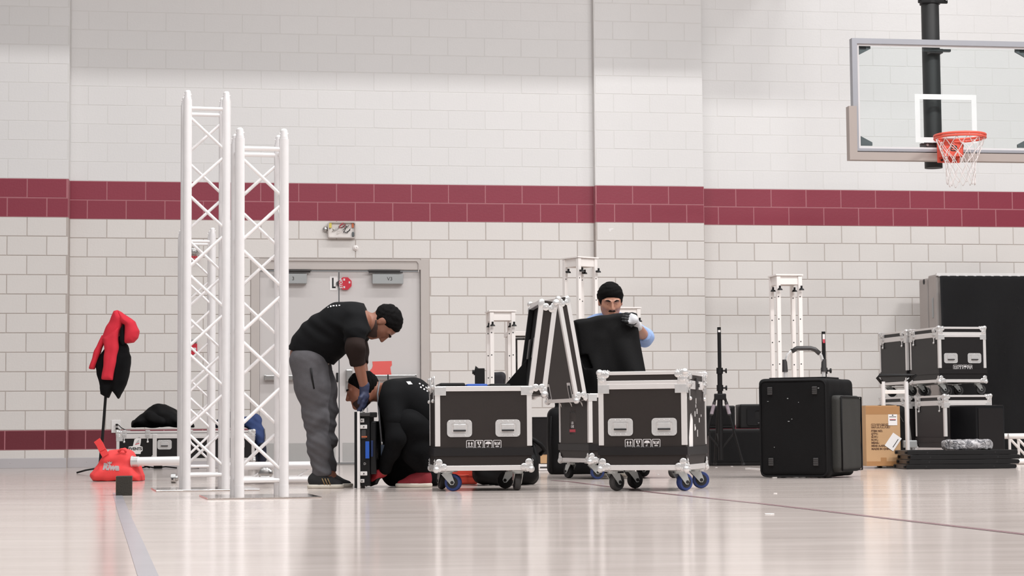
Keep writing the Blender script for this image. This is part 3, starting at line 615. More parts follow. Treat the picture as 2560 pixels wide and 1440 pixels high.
def corner_cap(bm, c, sx, sy, sz, big=1.0):
    """ball corner with rounded flaps lying on the three faces; s* point outward"""
    ball(bm, (c[0]-sx*.006, c[1]-sy*.006, c[2]-sz*.006), .021*big, None, 12)
    for ax in range(3):
        o = [i for i in range(3) if i != ax]; s = (sx, sy, sz)
        for k, (du, dv) in enumerate(((.018, .018), (.047, .02), (.02, .047))):
            p = list(c); p[ax] += s[ax]*.003; p[o[0]] -= s[o[0]]*du*big; p[o[1]] -= s[o[1]]*dv*big; rr = [0, 0, 0]; rr[ax] = .004; rr[o[0]] = rr[o[1]] = (.026 if k == 0 else .021)*big; ball(bm, p, rr, None, 12)
            for e in (-1, 1):
                q_ = list(p); q_[ax] += s[ax]*.003; q_[o[0]] += e*.009*big; q_[o[1]] -= e*.009*big*(1 if k else -1); ball(bm, q_, .004, None, 6)
def latch(M, parent, m=None):
    bm = BM(); prism(bm, rrect(.06, .10, .012, 3), .006, M @ Matrix.Translation((0, -.006, 0))); box(bm, M @ Vector((0, -.012, .03)), (.045, .012, .03), M.to_3x3(), .003); tube(bm, M @ Vector((0, -.018, -.012)), M @ Vector((0, -.006, -.012)), .019, seg=14); box(bm, M @ Vector((0, -.022, -.012)), (.04, .008, .008), M.to_3x3()); box(bm, M @ Vector((0, -.006, -.07)), (.016, .006, .05), M.to_3x3(), .003); ball(bm, M @ Vector((0, -.008, -.095)), .012, None, 8)
    return obj('latch', bm, m or M_CHROME, parent, 'auto')
FACE = {'front': 0, 'right': 90, 'back': 180, 'left': -90}
def face_M(f, w, d): return Matrix.Rotation(R(FACE[f]), 4, 'Z') @ Matrix.Translation((0, -(d/2 if f in ('front', 'back') else w/2), 0))
def shell(bm, w, d, z0, z1, ft, open_top=False):
    if not open_top: box(bm, (0, 0, (z0+z1)/2), (w-.008, d-.008, z1-z0-.008)); return
    for sx in (-1, 1): box(bm, (sx*(w/2-.009), 0, (z0+z1)/2), (.012, d-.008, z1-z0-.01))
    for sy in (-1, 1): box(bm, (0, sy*(d/2-.009), (z0+z1)/2), (w-.03, .012, z1-z0-.01))
    box(bm, (0, 0, z0+.01), (w-.03, d-.03, .014))
def rails(name, segs, parent, m=None):
    for a, b, sz in segs:
        a, b = Vector(a), Vector(b); c = (a+b)/2; s = [sz, sz, sz]; i = max(range(3), key=lambda k: abs((b-a)[k])); s[i] = abs((b-a)[i]); bx(name, c, s, m or M_ALUP, parent, .0025)
def flight_case(loc, rot, label, w=.505, d=.68, hb=.487, zb=.12, lid='closed', hl=.072, handles=('front',), symbols=('front',), latches=(), casters=((-1, -1, 0, 0), (1, -1, 0, 0), (-1, 1, 0, 0), (1, 1, 0, 0)), group='black flight cases', panel=None, band=True, ci=(.058, .09)):
    t = thing('flight_case', label, 'flight case', loc, rot, group); pm = panel or M_LAM; e = .030; z1 = zb+hb; hw, hd = w/2, d/2; q = e/2-.001; op = lid != 'closed'
    bm = BM(); shell(bm, w, d, zb, z1, 0, op); body = obj('case_body', bm, pm, t)
    segs = []
    for sx in (-1, 1):
        for sy in (-1, 1): segs.append(((sx*(hw-q), sy*(hd-q), zb+(.14 if band else .02)), (sx*(hw-q), sy*(hd-q), z1-.005), e))
    rails('corner_post', segs, t)
    segs = []
    for z in (zb+q, z1-q):
        for sy in (-1, 1): segs.append(((-hw+.01, sy*(hd-q), z), (hw-.01, sy*(hd-q), z), e))
        for sx in (-1, 1): segs.append(((sx*(hw-q), -hd+.028, z), (sx*(hw-q), hd-.028, z), e))
    rails('edge_rail', segs, t)
    for sx in (-1, 1):
        for sy in (-1, 1):
            bm = BM(); corner_cap(bm, (sx*hw, sy*hd, zb), sx, sy, -1); obj('corner_cap', bm, M_CHROME, t, 'auto')
            bm = BM(); box(bm, (sx*(hw-.03), sy*(hd+.001), z1-.028), (.066, .005, .05), None, .002); box(bm, (sx*(hw+.001), sy*(hd-.03), z1-.028), (.005, .066, .05), None, .002); obj('corner_brace', bm, M_CHROME, t)
    if band:
        bm = BM(); o_ = [(x, y) for x, y in ((-hw-.006, -hd-.006), (hw+.006, -hd-.006), (hw+.006, hd+.006), (-hw-.006, hd+.006))]; i_ = [(x*.97, y*.97) for x, y in o_]
        frame_prism(bm, o_, i_, .045, Matrix.Translation((0, 0, zb+.095)) @ Matrix.Rotation(R(90), 4, 'X') @ Matrix.Scale(-1, 4, (0, 1, 0)) if False else Matrix(((1, 0, 0, 0), (0, 0, 1, 0), (0, 1, 0, zb+.085), (0, 0, 0, 1)))); obj('bumper_strip', bm, M_LAMB, t)
    for f in handles:
        M = face_M(f, w, d); dx = (w if f in ('front', 'back') else d)*.25
        for s in (-1, 1): handle(M @ Matrix.Translation((s*dx, .001, zb+hb*.5)), t)
    for f in symbols:
        M = face_M(f, w, d)
        for k in range(4): symbol(k, M @ Matrix.Translation((-.078+.052*k, .001, zb+hb*.31)), t, s=.048)
    for (sx, sy, a, ty) in casters: caster(t, sx*(hw-ci[0]), sy*(hd-ci[1]), R(a), (M_GREYTYRE, M_BLUETYRE, M_RUBBER)[ty], zb-.002)
    if lid == 'closed':
        L = bx('lid', (0, 0, z1+hl/2), (w-.008, d-.008, hl-.006), pm, t); z2 = z1+hl; segs = []
        for z in (z1+.010, z2-.010):
            for sy in (-1, 1): segs.append(((-hw+.01, sy*(hd-.009), z), (hw-.01, sy*(hd-.009), z), .02))
            for sx in (-1, 1): segs.append(((sx*(hw-.009), -hd+.02, z), (sx*(hw-.009), hd-.02, z), .02))
        rails('lid_rail', [(Vector(a)-Vector((0, 0, z1+hl/2))*0, b, s) for a, b, s in segs], t)
        for sx in (-1, 1):
            for sy in (-1, 1): bm = BM(); corner_cap(bm, (sx*hw, sy*hd, z2), sx, sy, 1, .95); box(bm, (sx*(hw-.022), sy*(hd+.001), z1+hl*.4), (.05, .005, hl*.9), None, .002); box(bm, (sx*(hw+.001), sy*(hd-.022), z1+hl*.4), (.005, .05, hl*.9), None, .002); obj('lid_corner_cap', bm, M_CHROME, t, 'auto')
    for f, xs in latches:
        M = face_M(f, w, d)
        for x in xs: latch(M @ Matrix.Translation((x, .002, z1+.012)), t)
    return t
def open_lid(t, side, w, d, z, ang, up, hl=.105, inner=None, cap_scale=1.1):
    """lid on a case with its hinge along the left (-1) or right (+1) edge; ang = lean out of the vertical"""
    M = Matrix.Translation((side*(w/2+.004-(.02 if side > 0 else -.012)), 0, z)) @ Matrix.Rotation(side*ang, 4, 'Y') @ Matrix.Translation((0, 0, -.04)); X = lambda x, y, zz: M @ Vector((side*x, y, zz)); rt = M.to_3x3(); hd = d/2
    def bar(name, c, s, m): return obj(name, box(BM(), X(*c), s, rt, .0025), m, t)
    bm = BM(); box(bm, X(hl-.007, 0, up/2), (.010, d-.01, up-.01), rt)
    for sy in (-1, 1): box(bm, X(hl/2, sy*(hd-.009), up/2), (hl-.008, .012, up-.012), rt)
    for zz in (.009, up-.009): box(bm, X(hl/2, 0, zz), (hl-.008, d-.03, .012), rt)
    L = obj('lid', bm, M_LAM, t)
    bar('lid_lining', (hl*.55, 0, up/2), (hl*.5, d-.05, up-.05), M_FABB)
    for x in (.013, hl-.013):
        for sy in (-1, 1): bar('lid_rail', (x, sy*(hd-.012), up/2), (.029, .029, up-.03), M_ALUP if (sy < 0 or x > .05) else M_BLACK)
        for zz in (.013, up-.013): bar('lid_rail', (x, 0, zz), (.028, d-.05, .027), M_ALUP)
    for sy in (-1, 1):
        for zz in (0, up):
            bm = BM(); ball(bm, X(hl-.008, sy*(hd-.006), zz+(.008 if zz == 0 else -.008)), .023, None, 12)
            for (dx, dz) in ((.03, .045), (.065, .04), (.02, .03)): ball(bm, X(hl-dx, sy*(hd+.002), zz+(dz if zz == 0 else -dz)), (.021, .004, .023), rt, 10); ball(bm, X(hl-dx, sy*(hd+.005), zz+(dz if zz == 0 else -dz)), .005, None, 6)
            ball(bm, X(hl+.002, sy*(hd-.03), zz+(.03 if zz == 0 else -.03)), (.004, .026, .028), rt, 10); ball(bm, X(.012, sy*(hd-.001), zz+(.025 if zz == 0 else -.025)), (.02, .006, .03), rt, 10)
            obj('lid_corner_cap', bm, M_CHROME, t, 'auto')
    return M, rt
# case 1: open, lid leaning right
g = (G(1140, 1228)+G(1290, 1227))/2
RC1 = R(5.5); off = Matrix.Rotation(RC1, 3, 'Z') @ Vector((.0, .22, 0)); c1 = flight_case(Vector((-.178, 11.70, 0))+off, RC1, 'open flight case with its lid leaning right, behind the kneeling man', w=.562, d=.60, lid='open', casters=((-1, -1, -20, 1), (1, -1, 95, 0), (-1, 1, 100, 0), (1, 1, 170, 2)), latches=(('left', (-.2, .2)),), ci=(.075, .09))
M1, r1 = open_lid(c1, 1, .562, .60, .602, R(7.8), .555)
for i, (y, h) in enumerate(((-.12, .12), (.15, .12))): obj('lid_pocket', box(BM(), M1 @ Vector((.018, y, .28)), (.012, .07, h), r1, .003), M_DARKSTEEL, c1)
bm = BM(); prism(bm, [(-.12, .0), (.02, .0), (.02, .16)], .02, Matrix.Translation((.255, -.08, .605))); obj('stay_strap', bm, M_FABB, c1)
for i, (x, wd_, m, hz) in enumerate(((-.175, .15, M_BLACK, .022), (-.03, .125, M_BLUEP, .016), (.105, .125, M_BLACK, .016))):
    o = bx('equipment_tray', (0, 0, 0), (wd_, .44, .36), m, None, .01); o.location = c1.matrix_basis @ Vector((x, 0, .607+hz-.18)); o.rotation_euler = (0, 0, RC1)
    tag(o, ('left black', 'middle blue-topped', 'right black')[i]+' equipment module inside the open case with the right-leaning lid', 'equipment', 'modules inside the open case')
# case 2: open, turned, lid leaning left
R2 = R(18.5); N = Vector((.535, 14.16, 0)); w2, d2 = .72, .62; off = Matrix.Rotation(R2, 3, 'Z') @ Vector((w2/2, d2/2, 0))
c2 = flight_case(N+off, R2, 'open flight case with its lid leaning left, standing further back', w=w2, d=d2, lid='open', handles=('front',), symbols=(), casters=((-1, -1, -10, 1), (1, -1, 30, 0), (-1, 1, 100, 2), (1, 1, 170, 2)))
M2, r2 = open_lid(c2, -1, w2, d2, .602, R(10.2), .745, .088)
for y in (-.22, .22):
    bm = BM(); frame_prism(bm, rrect(.07, .13, .008, 2), rrect(.038, .09, .004, 2), .006, M2 @ Matrix.Translation((-.087, y, .075)) @ Matrix.Rotation(R(-90), 4, 'Z')); obj('latch_plate', bm, M_CHROME, c2)
    obj('latch_recess', box(BM(), M2 @ Vector((-.087, y, .075)), (.006, .036, .088), r2), M_INK, c2)
for y in (-.22, 0, .22): bm = BM(); path(bm, [(-w2/2-.055, y+.02, .60), (-w2/2-.015, y, .535), (-w2/2-.01, y, .52), (-w2/2-.03, y-.02, .55)], .005, 6); obj('lid_stay', bm, M_STEEL, c2, True)
ML = face_M('left', w2, d2) @ Matrix.Translation((-.03, .003, .42)); bm = BM(); prism(bm, rrect(.13, .2, .004, 2), .001, ML); lb = obj('stencil_label', bm, mat('label_grey', (84, 76, 73), .5), c2)
for zz, s_, m in ((.06, .03, M_DARKSTEEL), (-.02, .026, M_PRINT), (-.045, .026, M_PRINT)): text('lettering', ('FRAGILE' if zz > 0 else 'CASE' if zz < -.03 else 'LED'), s_, ML @ Matrix.Translation((0, -.001, zz)), m, lb, .001)
bm = BM(); prism(bm, [(-.06, -.065), (.06, -.065), (.06, -.085), (-.06, -.085)], .001, ML @ Matrix.Translation((0, -.001, 0))); obj('red_bar', bm, M_REDINK, lb)
# case 3: closed, front right
R3 = R(-15); FL = Vector((.488, 11.42, 0)); off = Matrix.Rotation(R3, 3, 'Z') @ Vector((.2525, .34, 0))
c3 = flight_case(FL+off, R3, 'closed flight case on blue-tyred wheels with a torn white sticker on its right side', latches=(('right', (-.24, .24)),), casters=((-1, -1, 60, 0), (1, -1, 50, 1), (-1, 1, 50, 2), (1, 1, 20, 1)))
MR = face_M('right', .505, .68)
bm = BM(); prism(bm, [(-.24, .2), (-.12, .25), (-.115, .4), (-.135, .43), (-.15, .40), (-.165, .44), (-.19, .43), (-.22, .36), (-.245, .3)], .001, MR @ Matrix.Translation((0, .002, .0))); obj('torn_sticker', bm, M_PAPER, c3)
rg = random.Random(8)
for i in range(9): bx('paint_chip', MR @ Vector((rg.uniform(-.05, .2), .003, rg.uniform(.3, .52))), (.002, rg.uniform(.008, .02), rg.uniform(.012, .04)), M_PAPER, c3)
bm = BM(); box(bm, MR @ Vector((0, -.006, .61)), (.01, .05, .07), None, .003); box(bm, MR @ Vector((0, -.014, .60)), (.012, .02, .02)); obj('lock', bm, M_DARKSTEEL, c3)
# right hand stack
RS = R(13); N = Vector((4.17, 19.75, 0)); rm = Matrix.Rotation(RS, 3, 'Z')
def stk(dx, dy, z): z += .004*(z > 0); return N+rm @ Vector((.2525+dx, .34+dy, 0))+Vector((0, 0, z))
kw = dict(w=.505, d=.68, hb=.475, panel=M_LAMB, latches=(('left', (-.24, .24)),))
flight_case(stk(.06, -.06, 0), RS, 'lower front flight case of the stack behind the glossy black cabinet', **kw)
flight_case(stk(.0, .69, 0), RS, 'lower rear flight case of the stack, its lid showing above the cardboard box', **{**kw, 'symbols': (), 'handles': ()})
flight_case(stk(.02, -.05, .669), RS, 'upper front flight case of the stack with two handles facing out', **kw)
flight_case(stk(.0, .67, .669), RS, 'upper rear flight case of the stack, left end near the block wall', **{**kw, 'symbols': (), 'handles': ()})
# far left long case
g = W(302, 1160, 20.0); wL = (640-302)/250.0
cL = flight_case(Vector((g.x+wL/2, 20.0, 0)), R(2), 'long low flight case against the wall with a white event sticker', w=wL, d=.5, hb=.255, zb=.075, hl=.045, handles=(), symbols=(), band=False, casters=((-1, -1, 0, 2), (1, -1, 0, 2)), panel=M_LAMB)
MF = face_M('front', wL, .5)
for x in (-.385, .33): handle(MF @ Matrix.Translation((x+.18, .002, .24)), cL, .14, .095)
for x in (-.60, -.37, .05, .50): latch(MF @ Matrix.Translation((x, .002, .345)) @ Matrix.Scale(.8, 4), cL)
bx('centre_post', MF @ Vector((-.3, -.006, .22)), (.04, .02, .25), M_ALUP, cL, .004); bm = BM(); corner_cap(bm, (-.3, -.25, .085), 1, -1, -1, .8); obj('centre_cap', bm, M_CHROME, cL, 'auto')
bm = BM(); MS = MF @ Matrix.Translation((-.49, -.001, .20)); prism(bm, [(-.06, -.05), (.05, -.05), (.055, -.028), (.07, -.02), (.07, .02), (.045, .028), (.052, .06), (.055, .10), (.035, .12), (.03, .11), (-.01, .095), (-.02, .05), (-.025, .028), (-.065, .024), (-.07, -.02), (-.06, -.03)], .0012, MS); st = obj('sticker', bm, M_PAPER, cL)
text('lettering', 'EVENTS', .037, MS @ Matrix.Translation((0, -.0014, 0)), M_INK, st, .0012)
for i in range(3): bm = BM(); prism(bm, [(-.005+.008*i, .04+.014*i), (.035, .05+.016*i), (.04, .06+.016*i), (.002+.008*i, .05+.014*i)], .0006, MS @ Matrix.Translation((0, -.001, 0))); obj('flame_mark', bm, (M_REDINK, M_GREYBOX, M_GREYBOX)[i], st)
# ------------------------------------------------------------------ garments on the far left case
base = Vector((W(385, 1066, 20.0).x, 20.0, .38)); q = lambda px, py, dy=0: np.array(W(px, py, 20.0+dy)-base)
wr3 = wrinkle(.013, 30, 12)
t = thing('black_jacket', 'crumpled black padded jacket on the left half of the low flight case', 'jacket', base)
pq = lambda *pts: [(lambda v: (v[0], v[2]))(q(x, y)) for x, y in pts]; S = SDF().poly(pq((331, 1067), (331, 1052), (350, 1040), (372, 1024), (386, 1013), (414, 1012), (438, 1024), (452, 1040), (476, 1050), (480, 1067)), .03, .17, .09, .04).cap(q(352, 1052, -.1), q(400, 1036, -.1), .03, .045, .03).cap(q(395, 1022, -.08), q(440, 1052, -.12), .04, .03, .04)
flat = lambda zz, w: (lambda P, F: np.maximum(F+w(P), zz-P[..., 2]))
obj('jacket_body', S.mesh('jacket_body', .008, flat(0.001, wr3)), M_NYLON, t)
S = SDF(); S.chain([q(352, 1050, -.08), q(380, 1040, -.12), q(405, 1052, -.13)], [.035, .045, .04], .04); obj('sleeve', S.mesh('sleeve', .008, flat(0.001, wr3)), M_NYLON, t)
base = Vector((W(585, 1066, 20.0).x, 20.0, .38)); q = lambda px, py, dy=0: np.array(W(px, py, 20.0+dy)-base)
t = thing('dark_jacket', 'dark folded jacket on top of the low flight case behind the trusses', 'jacket', base)
S = SDF(); S.cap(q(545, 1058), q(588, 1056), .045, .05, .05).cap(q(560, 1044), q(584, 1040), .05, .05, .05); obj('folded_cloth', S.mesh('folded_cloth', .009, flat(0.001, wr3)), mat('dark_navy_cloth', (34, 36, 52), .85, var=.15, scale=12, bump=.2), t)
base = Vector((W(640, 1168, 20.2).x, 19.95, 0)); q = lambda px, py, dy=0: np.array(W(px, py, 19.95+dy)-base)
t = thing('blue_jacket', 'navy blue jacket draped over the right end of the low flight case', 'jacket', base)
wr4 = wrinkle(.012, 30, 21, [(.9, .1, .2), (.8, .3, 0), (.7, 0, .5)])
S = SDF(); S.cap(q(612, 1054, .05), q(636, 1052, .05), .055, .06, .06).chain([q(632, 1056, 0), q(648, 1085, -.02), q(652, 1120, -.02)], [.07, .055, .045], .06).chain([q(640, 1085, .06), q(642, 1120, .06)], [.06, .05], .06)
obj('jacket_body', S.mesh('jacket_body', .008, lambda P, F: F+wr4(P)), M_DENIM, t)
S = SDF(); S.chain([q(634, 1118, 0), q(637, 1150, 0)], [.045, .04], .04).chain([q(654, 1115, -.04), q(656, 1150, -.04)], [.04, .035], .04); obj('sleeve', S.mesh('sleeve', .008, lambda P, F: F+wr4(P)), mat('dark_navy_cloth', (34, 36, 52), .85), t)
for px, s_ in ((634, 0), (657, -.05)): S = SDF(); S.rbox(q(px, 1163, s_), (.045, .06, .022), None, .02); obj('cuff', S.mesh('cuff', .007, lambda P, F: np.maximum(F, .001-P[..., 2])), M_BLACK, t)
obj('zip', path(BM(), [q(661, 1072, -.06), q(663, 1088, -.07), q(662, 1105, -.07)], .005, 6), M_STEEL, t)
# ------------------------------------------------------------------ LED panel held by the two men
PX, PY = W(914, 1222, 12.36).x, 12.36
t = thing('led_panel', 'narrow upright LED display module with white edge strip held by two men', 'display panel', (PX, PY, 0), 0)
Hh = .475; s_ = 1/405.0; X = lambda px: W(px, 1150, PY).x-PX; Z = lambda py: W(912, py, PY).z
bx('screen_face', ((X(886)+X(893))/2, .22, Hh/2), (X(893)-X(886), .44, Hh-.006), M_GLOSSB, t, .002)
bx('edge_strip', ((X(893)+X(899.5))/2, .22, Hh/2), (X(899.5)-X(893), .446, Hh), M_PAPER, t, .002)
bx('cabinet', ((X(900)+X(923))/2, .24, Hh/2), (X(923)-X(900), .40, Hh-.03), M_BLACK, t, .004)
bx('power_box', ((X(922)+X(939))/2, .25, .25), (X(939)-X(922), .34, .33), M_GLOSSB, t, .008)
bx('top_bracket', ((X(899)+X(925))/2, .10, Z(1036)), (X(925)-X(899), .2, .022), M_DARKSTEEL, t, .003)
bx('side_handle', ((X(922)+X(941))/2, .06, Z(1037)), (X(941)-X(922), .05, .032), M_BLACK, t, .006)
for y0, y1, w0, m, dy in ((1046, 1056, 10, M_ALUP, -.004), (1062, 1072, 17, M_PAPER, -.006), (1179, 1189, 17, M_PAPER, -.006), (1198, 1207, 10, M_ALUP, -.004)):
    b_ = bx('latch_tab', (X(900+w0/2), dy+.035, (Z(y0)+Z(y1))/2), (w0/405, .012, (y1-y0)/405), m, t, .003); b_ = tb('screw', (X(909 if w0 > 12 else 904), dy+.029, (Z(y0)+Z(y1))/2), (X(909 if w0 > 12 else 904), dy+.02, (Z(y0)+Z(y1))/2), .004, M_DARKSTEEL, t)
bx('module_upper', (X(908), .034, Z(1086)), (.03, .012, .055), M_DARKSTEEL, t, .003); bx('copper_tab', (X(910), .03, Z(1092)), (.034, .012, .009), M_COPPER, t)
bx('blue_module', (X(917.5), .03, Z(1125)), (.024, .014, .105), M_BLUEP, t, .002); bx('blue_module', (X(928), .07, Z(1122)), (.014, .014, .1), mat('dark_blue_plastic', (26, 48, 96), .4), t, .002)
text('marking', 'D', .02, Matrix.Translation((X(911), .035, Z(1160))), M_PRINT, t)
for px in (904, 916): tb('stud', (X(px), .1, Z(1030)), (X(px), .1, Z(1018)), .004, M_CHROME, t)
# ------------------------------------------------------------------ bags behind the first open case
g = G(1265, 1215); base = Vector((g.x, 12.75, 0)); q = lambda px, py, dy=0: np.array(W(px, py, 12.75+dy)-base)
t = thing('duffel_bag', 'black duffel bag on the floor behind the open case with the right-leaning lid', 'bag', base)
wr5 = wrinkle(.012, 24, 31); S = SDF(); S.rbox(q(1262, 1170, .17), (.205, .16, .10), None, .06).cap(q(1315, 1130, .15), q(1320, 1190, .15), .06, .06, .05).cap(q(1215, 1150, .15), q(1300, 1145, .17), .07, .08, .08)
bg = obj('bag_body', S.mesh('bag_body', .009, lambda P, F: np.maximum(F+wr5(P), .002-P[..., 2])), M_NYLON, t)
bm = BM(); path(bm, [q(1325, 1095, .12), q(1338, 1102, .1), q(1352, 1112, .1), q(1362, 1125, .14), q(1350, 1136, .16)], .014, 8); obj('shoulder_strap', bm, M_NYLON, t, True)
bm = BM(); path(bm, [q(1322, 1098, .15), q(1335, 1115, .1), q(1342, 1150, .06), q(1340, 1190, .05)], .012, 8); obj('bag_handle', bm, M_NYLON, t, True)
g = G(1165, 1210); t = thing('orange_case', 'orange-red plastic case lying on the floor behind the kneeling man', 'case', (g.x-.02, 13.1, 0), R(4))
bm = BM(); box(bm, (0, .12, .052), (.20, .24, .10), None, .012); obj('case_body', bm, M_ORP, t); bx('seam', (0, .118, .055), (.206, .24, .006), mat('orange_dark', (178, 58, 44), .5), t); bm = BM(); path(bm, [(-.04, -.005, .06), (-.035, -.025, .06), (.035, -.025, .06), (.04, -.005, .06)], .006, 6); obj('carry_handle', bm, M_ORP, t, True)
# tall rounded black bag behind case 2, black bin, oddments
g = G(1430, 1187); base = Vector((g.x, 15.95, 0)); q = lambda px, py, dy=0: np.array(W(px, py, 15.95+dy)-base)
t = thing('soft_bag', 'tall black rounded soft bag standing behind the case with the left-leaning lid', 'bag', base)
wr6 = wrinkle(.006, 22, 33); S = SDF(); S.rbox(q(1434, 1105, .15), (.21, .15, .275), None, .07).cap(q(1395, 1008, .12), q(1450, 1008, .12), .03, .03, .04)
obj('bag_body', S.mesh('bag_body', .010, lambda P, F: np.maximum(F+wr6(P), .002-P[..., 2])), M_NYLON, t); bm = BM(); path(bm, [q(1378, 1040, -.0), q(1376, 1110, -.01), q(1380, 1180, -.01)], .006, 6); obj('piping', bm, M_FABB, t, True); obj('carry_handle', path(BM(), [q(1395, 1006, .0), q(1405, 996, -.02), q(1425, 996, -.02), q(1440, 1004, .0)], .012, 8), M_NYLON, t, True)
g = W(1350, 1165, 19.0); t = thing('black_bin', 'flat black lidded crate against the wall behind the open cases', 'crate', (g.x, 19.0, 0), R(6))
bx('crate_body', (0, .3, .24), (.42, .55, .44), M_LAMB, t, .006); bx('lid', (0, .3, .468), (.43, .56, .02), M_BLACK, t, .004); [bx('foot', (sx*.17, .06, .012), (.04, .05, .024), M_RUBBER, t) for sx in (-1, 1)]
g = W(1366, 1172, 17.4); t = thing('small_carton', 'small brown carton on a white tray glimpsed between the open cases', 'box', (g.x, 17.4, 0), 0)
bx('carton', (0, .1, .10), (.10, .16, .07), M_CARD, t, .002); bx('carton_flap', (0, .1, .137), (.1, .16, .004), M_TAPE, t); bx('tray', (0, .1, .03), (.13, .2, .055), M_PAPER, t, .004); bx('tray_slot', (0, -.002, .03), (.11, .006, .012), M_DARKSTEEL, t)
g = W(1198, 1150, 17.2); t = thing('folded_stand', 'folded black bracket stand behind the open case with the right-leaning lid', 'stand', (g.x, 17.2, 0), 0)
zz = lambda py: W(1200, py, 17.2).z
bx('column', (0.01, 0, zz(960)/2+.1), (.085, .06, zz(935)*.98), M_BLACK, t, .006); bx('foot_plate', (0.01, 0, .012), (.11, .2, .024), M_BLACK, t, .004); bm = BM(); path(bm, [(-.03, 0, zz(938)), (-.025, 0, zz(918)), (.04, 0, zz(935))], .014, 8); tube(bm, (-.055, 0, zz(930)), (-.02, 0, zz(930)), .018, seg=10); obj('bracket', bm, M_BLACK, t, 'auto')
g = W(1240, 1150, 17.4); base = Vector((g.x, 17.4, 0)); t = thing('upright_bag', 'slim black upright bag standing between the posts of the short white tower', 'bag', base)
S = SDF(); S.rbox((.02, .04, .43), (.065, .05, .43), None, .035); obj('bag_body', S.mesh('bag_body', .01, lambda P, F: F+wr6(P)), mat('charcoal_cloth', (44, 42, 48), .8, var=.1), t); obj('zip', path(BM(), [(.085, -.01, .05), (.085, -.012, .4), (.08, -.01, .8)], .004, 6), M_DARKSTEEL, t)
g = W(1303, 1150, 18.3); t = thing('white_cabinet', 'white open-fronted cabinet behind the leaning lid of the first case', 'cabinet', (g.x, 18.3, 0), R(6))
zt = W(1303, 828, 18.3).z; bx('top_board', (-.005, .2, zt-.02), (.21, .4, .04), M_WHITEP, t, .003); bx('door_panel', (.03, .02, zt/2-.03), (.11, .02, zt-.10), M_WHITEP, t, .003); bx('side_panel', (-.09, .2, zt/2-.02), (.02, .38, zt-.05), M_WHITEP, t); bx('side_panel', (.09, .2, zt/2-.02), (.02, .38, zt-.05), M_WHITEP, t); bx('back_panel', (0, .39, zt/2-.02), (.19, .015, zt-.05), M_GREYBOX, t)
for z, m in ((.55, M_BLACK), (.80, M_STEEL), (.42, M_RED)): bx('shelf_content', (-.045, .2, z), (.05, .3, .14), m, t, .01)
# ------------------------------------------------------------------ white four-post towers
def tower(label, px0, px1, pytop, Y, rot, knob=True, post=.034):
    x0, x1 = W(px0, pytop, Y).x, W(px1, pytop, Y).x; zt = W((px0+px1)/2, pytop, Y).z; w = (x1-x0)/(math.cos(rot)+abs(math.sin(rot))); t = thing('white_tower', label, 'pedestal', ((x0+x1)/2, Y+w*.4, 0), rot, 'white four-post towers')
    h = w/2-post/2-.008
    bx('top_plate', (0, 0, zt-.006), (w, w, .012), M_WHITEP, t, .002); bx('base_plate', (0, 0, .008), (w*1.12, w*1.12, .016), M_WHITEP, t, .003)
    for sx in (-1, 1):
        for sy in (-1, 1):
            p = bx('post', (sx*h, sy*h, zt/2), (post, post, zt-.03), M_WHITEP, t, .003)
            for i in range(4): tb('bolt_hole', (sx*h-.004, sy*h-post/2-.0006, zt-.19-.19*i), (sx*h-.004, sy*h-post/2+.002, zt-.19-.19*i), .006, M_DARKSTEEL, p, seg=8)
            bm = BM(); zk = zt-.115; tube(bm, (sx*h+.0, sy*h-post/2-.03, zk-.01), (sx*h, sy*h-post/2, zk-.01), .008, seg=8); tube(bm, (sx*h, sy*h-post/2-.032, zk-.022), (sx*h, sy*h-post/2-.032, zk-.008), .024, .016, 10); tube(bm, (sx*h, sy*h-post/2-.032, zk-.008), (sx*h, sy*h-post/2-.032, zk+.016), .009, seg=8); obj('knob', bm, M_BLACK, p, 'auto')
    for s in (-1, 1):
        bx('apron', (0, s*h, zt-.05), (2*h-post, .012, .07), M_WHITEP, t); bx('apron', (s*h, 0, zt-.05), (.012, 2*h-post, .07), M_WHITEP, t)
    return t
tower('short white four-post tower with black knobs behind the first open case', 1211, 1291, 776, 17.0, R(10))
tower('tallest white four-post tower with black knobs, left of the man in blue', 1403, 1498, 642, 17.6, R(38))
tower('white four-post tower mostly hidden behind the man in blue', 1520, 1604, 768, 18.3, R(10))
tower('white four-post tower behind the big black trolley case', 1926, 2008, 686, 16.9, R(10))
# ------------------------------------------------------------------ soft cover over the gear in case 2
base = Vector((.70, 14.72, 0)); q = lambda px, py, dy=0: np.array(W(px, py, 14.72+dy)-base)
t = thing('gear_cover', 'large black fabric gear cover being lifted by the man in blue', 'cover', base)
wr7 = wrinkle(.013, 14, 44, [(.75, .2, .55), (.8, 0, .5), (.9, .2, .3)])
Mx = Matrix.Rotation(R(-7), 3, 'Y') @ Matrix.Rotation(R(9), 3, 'Z'); cc = (q(1440, 812)+q(1583, 790)+q(1606, 960)+q(1450, 985))/4; S = SDF()
pq = lambda *pts: [(lambda v: (v[0], v[2]))(q(x, y)) for x, y in pts]; S.poly(pq((1436, 804), (1512, 790), (1580, 782), (1591, 786), (1600, 850), (1612, 940), (1616, 1030), (1468, 1030), (1452, 940)), 0, .075, .03).cap(q(1540, 830, -.03), q(1578, 935, -.06), .03, .05, .07).cap(q(1500, 850, -.03), q(1480, 1000, -.05), .03, .05, .07)
def cov(P, F):
    g_ = np.maximum(np.abs((P-q(1466, 905, -.07))@np.array((1, 0, .35)))-.028, np.abs(P[..., 2]-q(1466, 905)[2])-.05); g_ = np.maximum(g_, P[..., 1]+.03)
    return np.maximum(F+wr7(P), -g_)
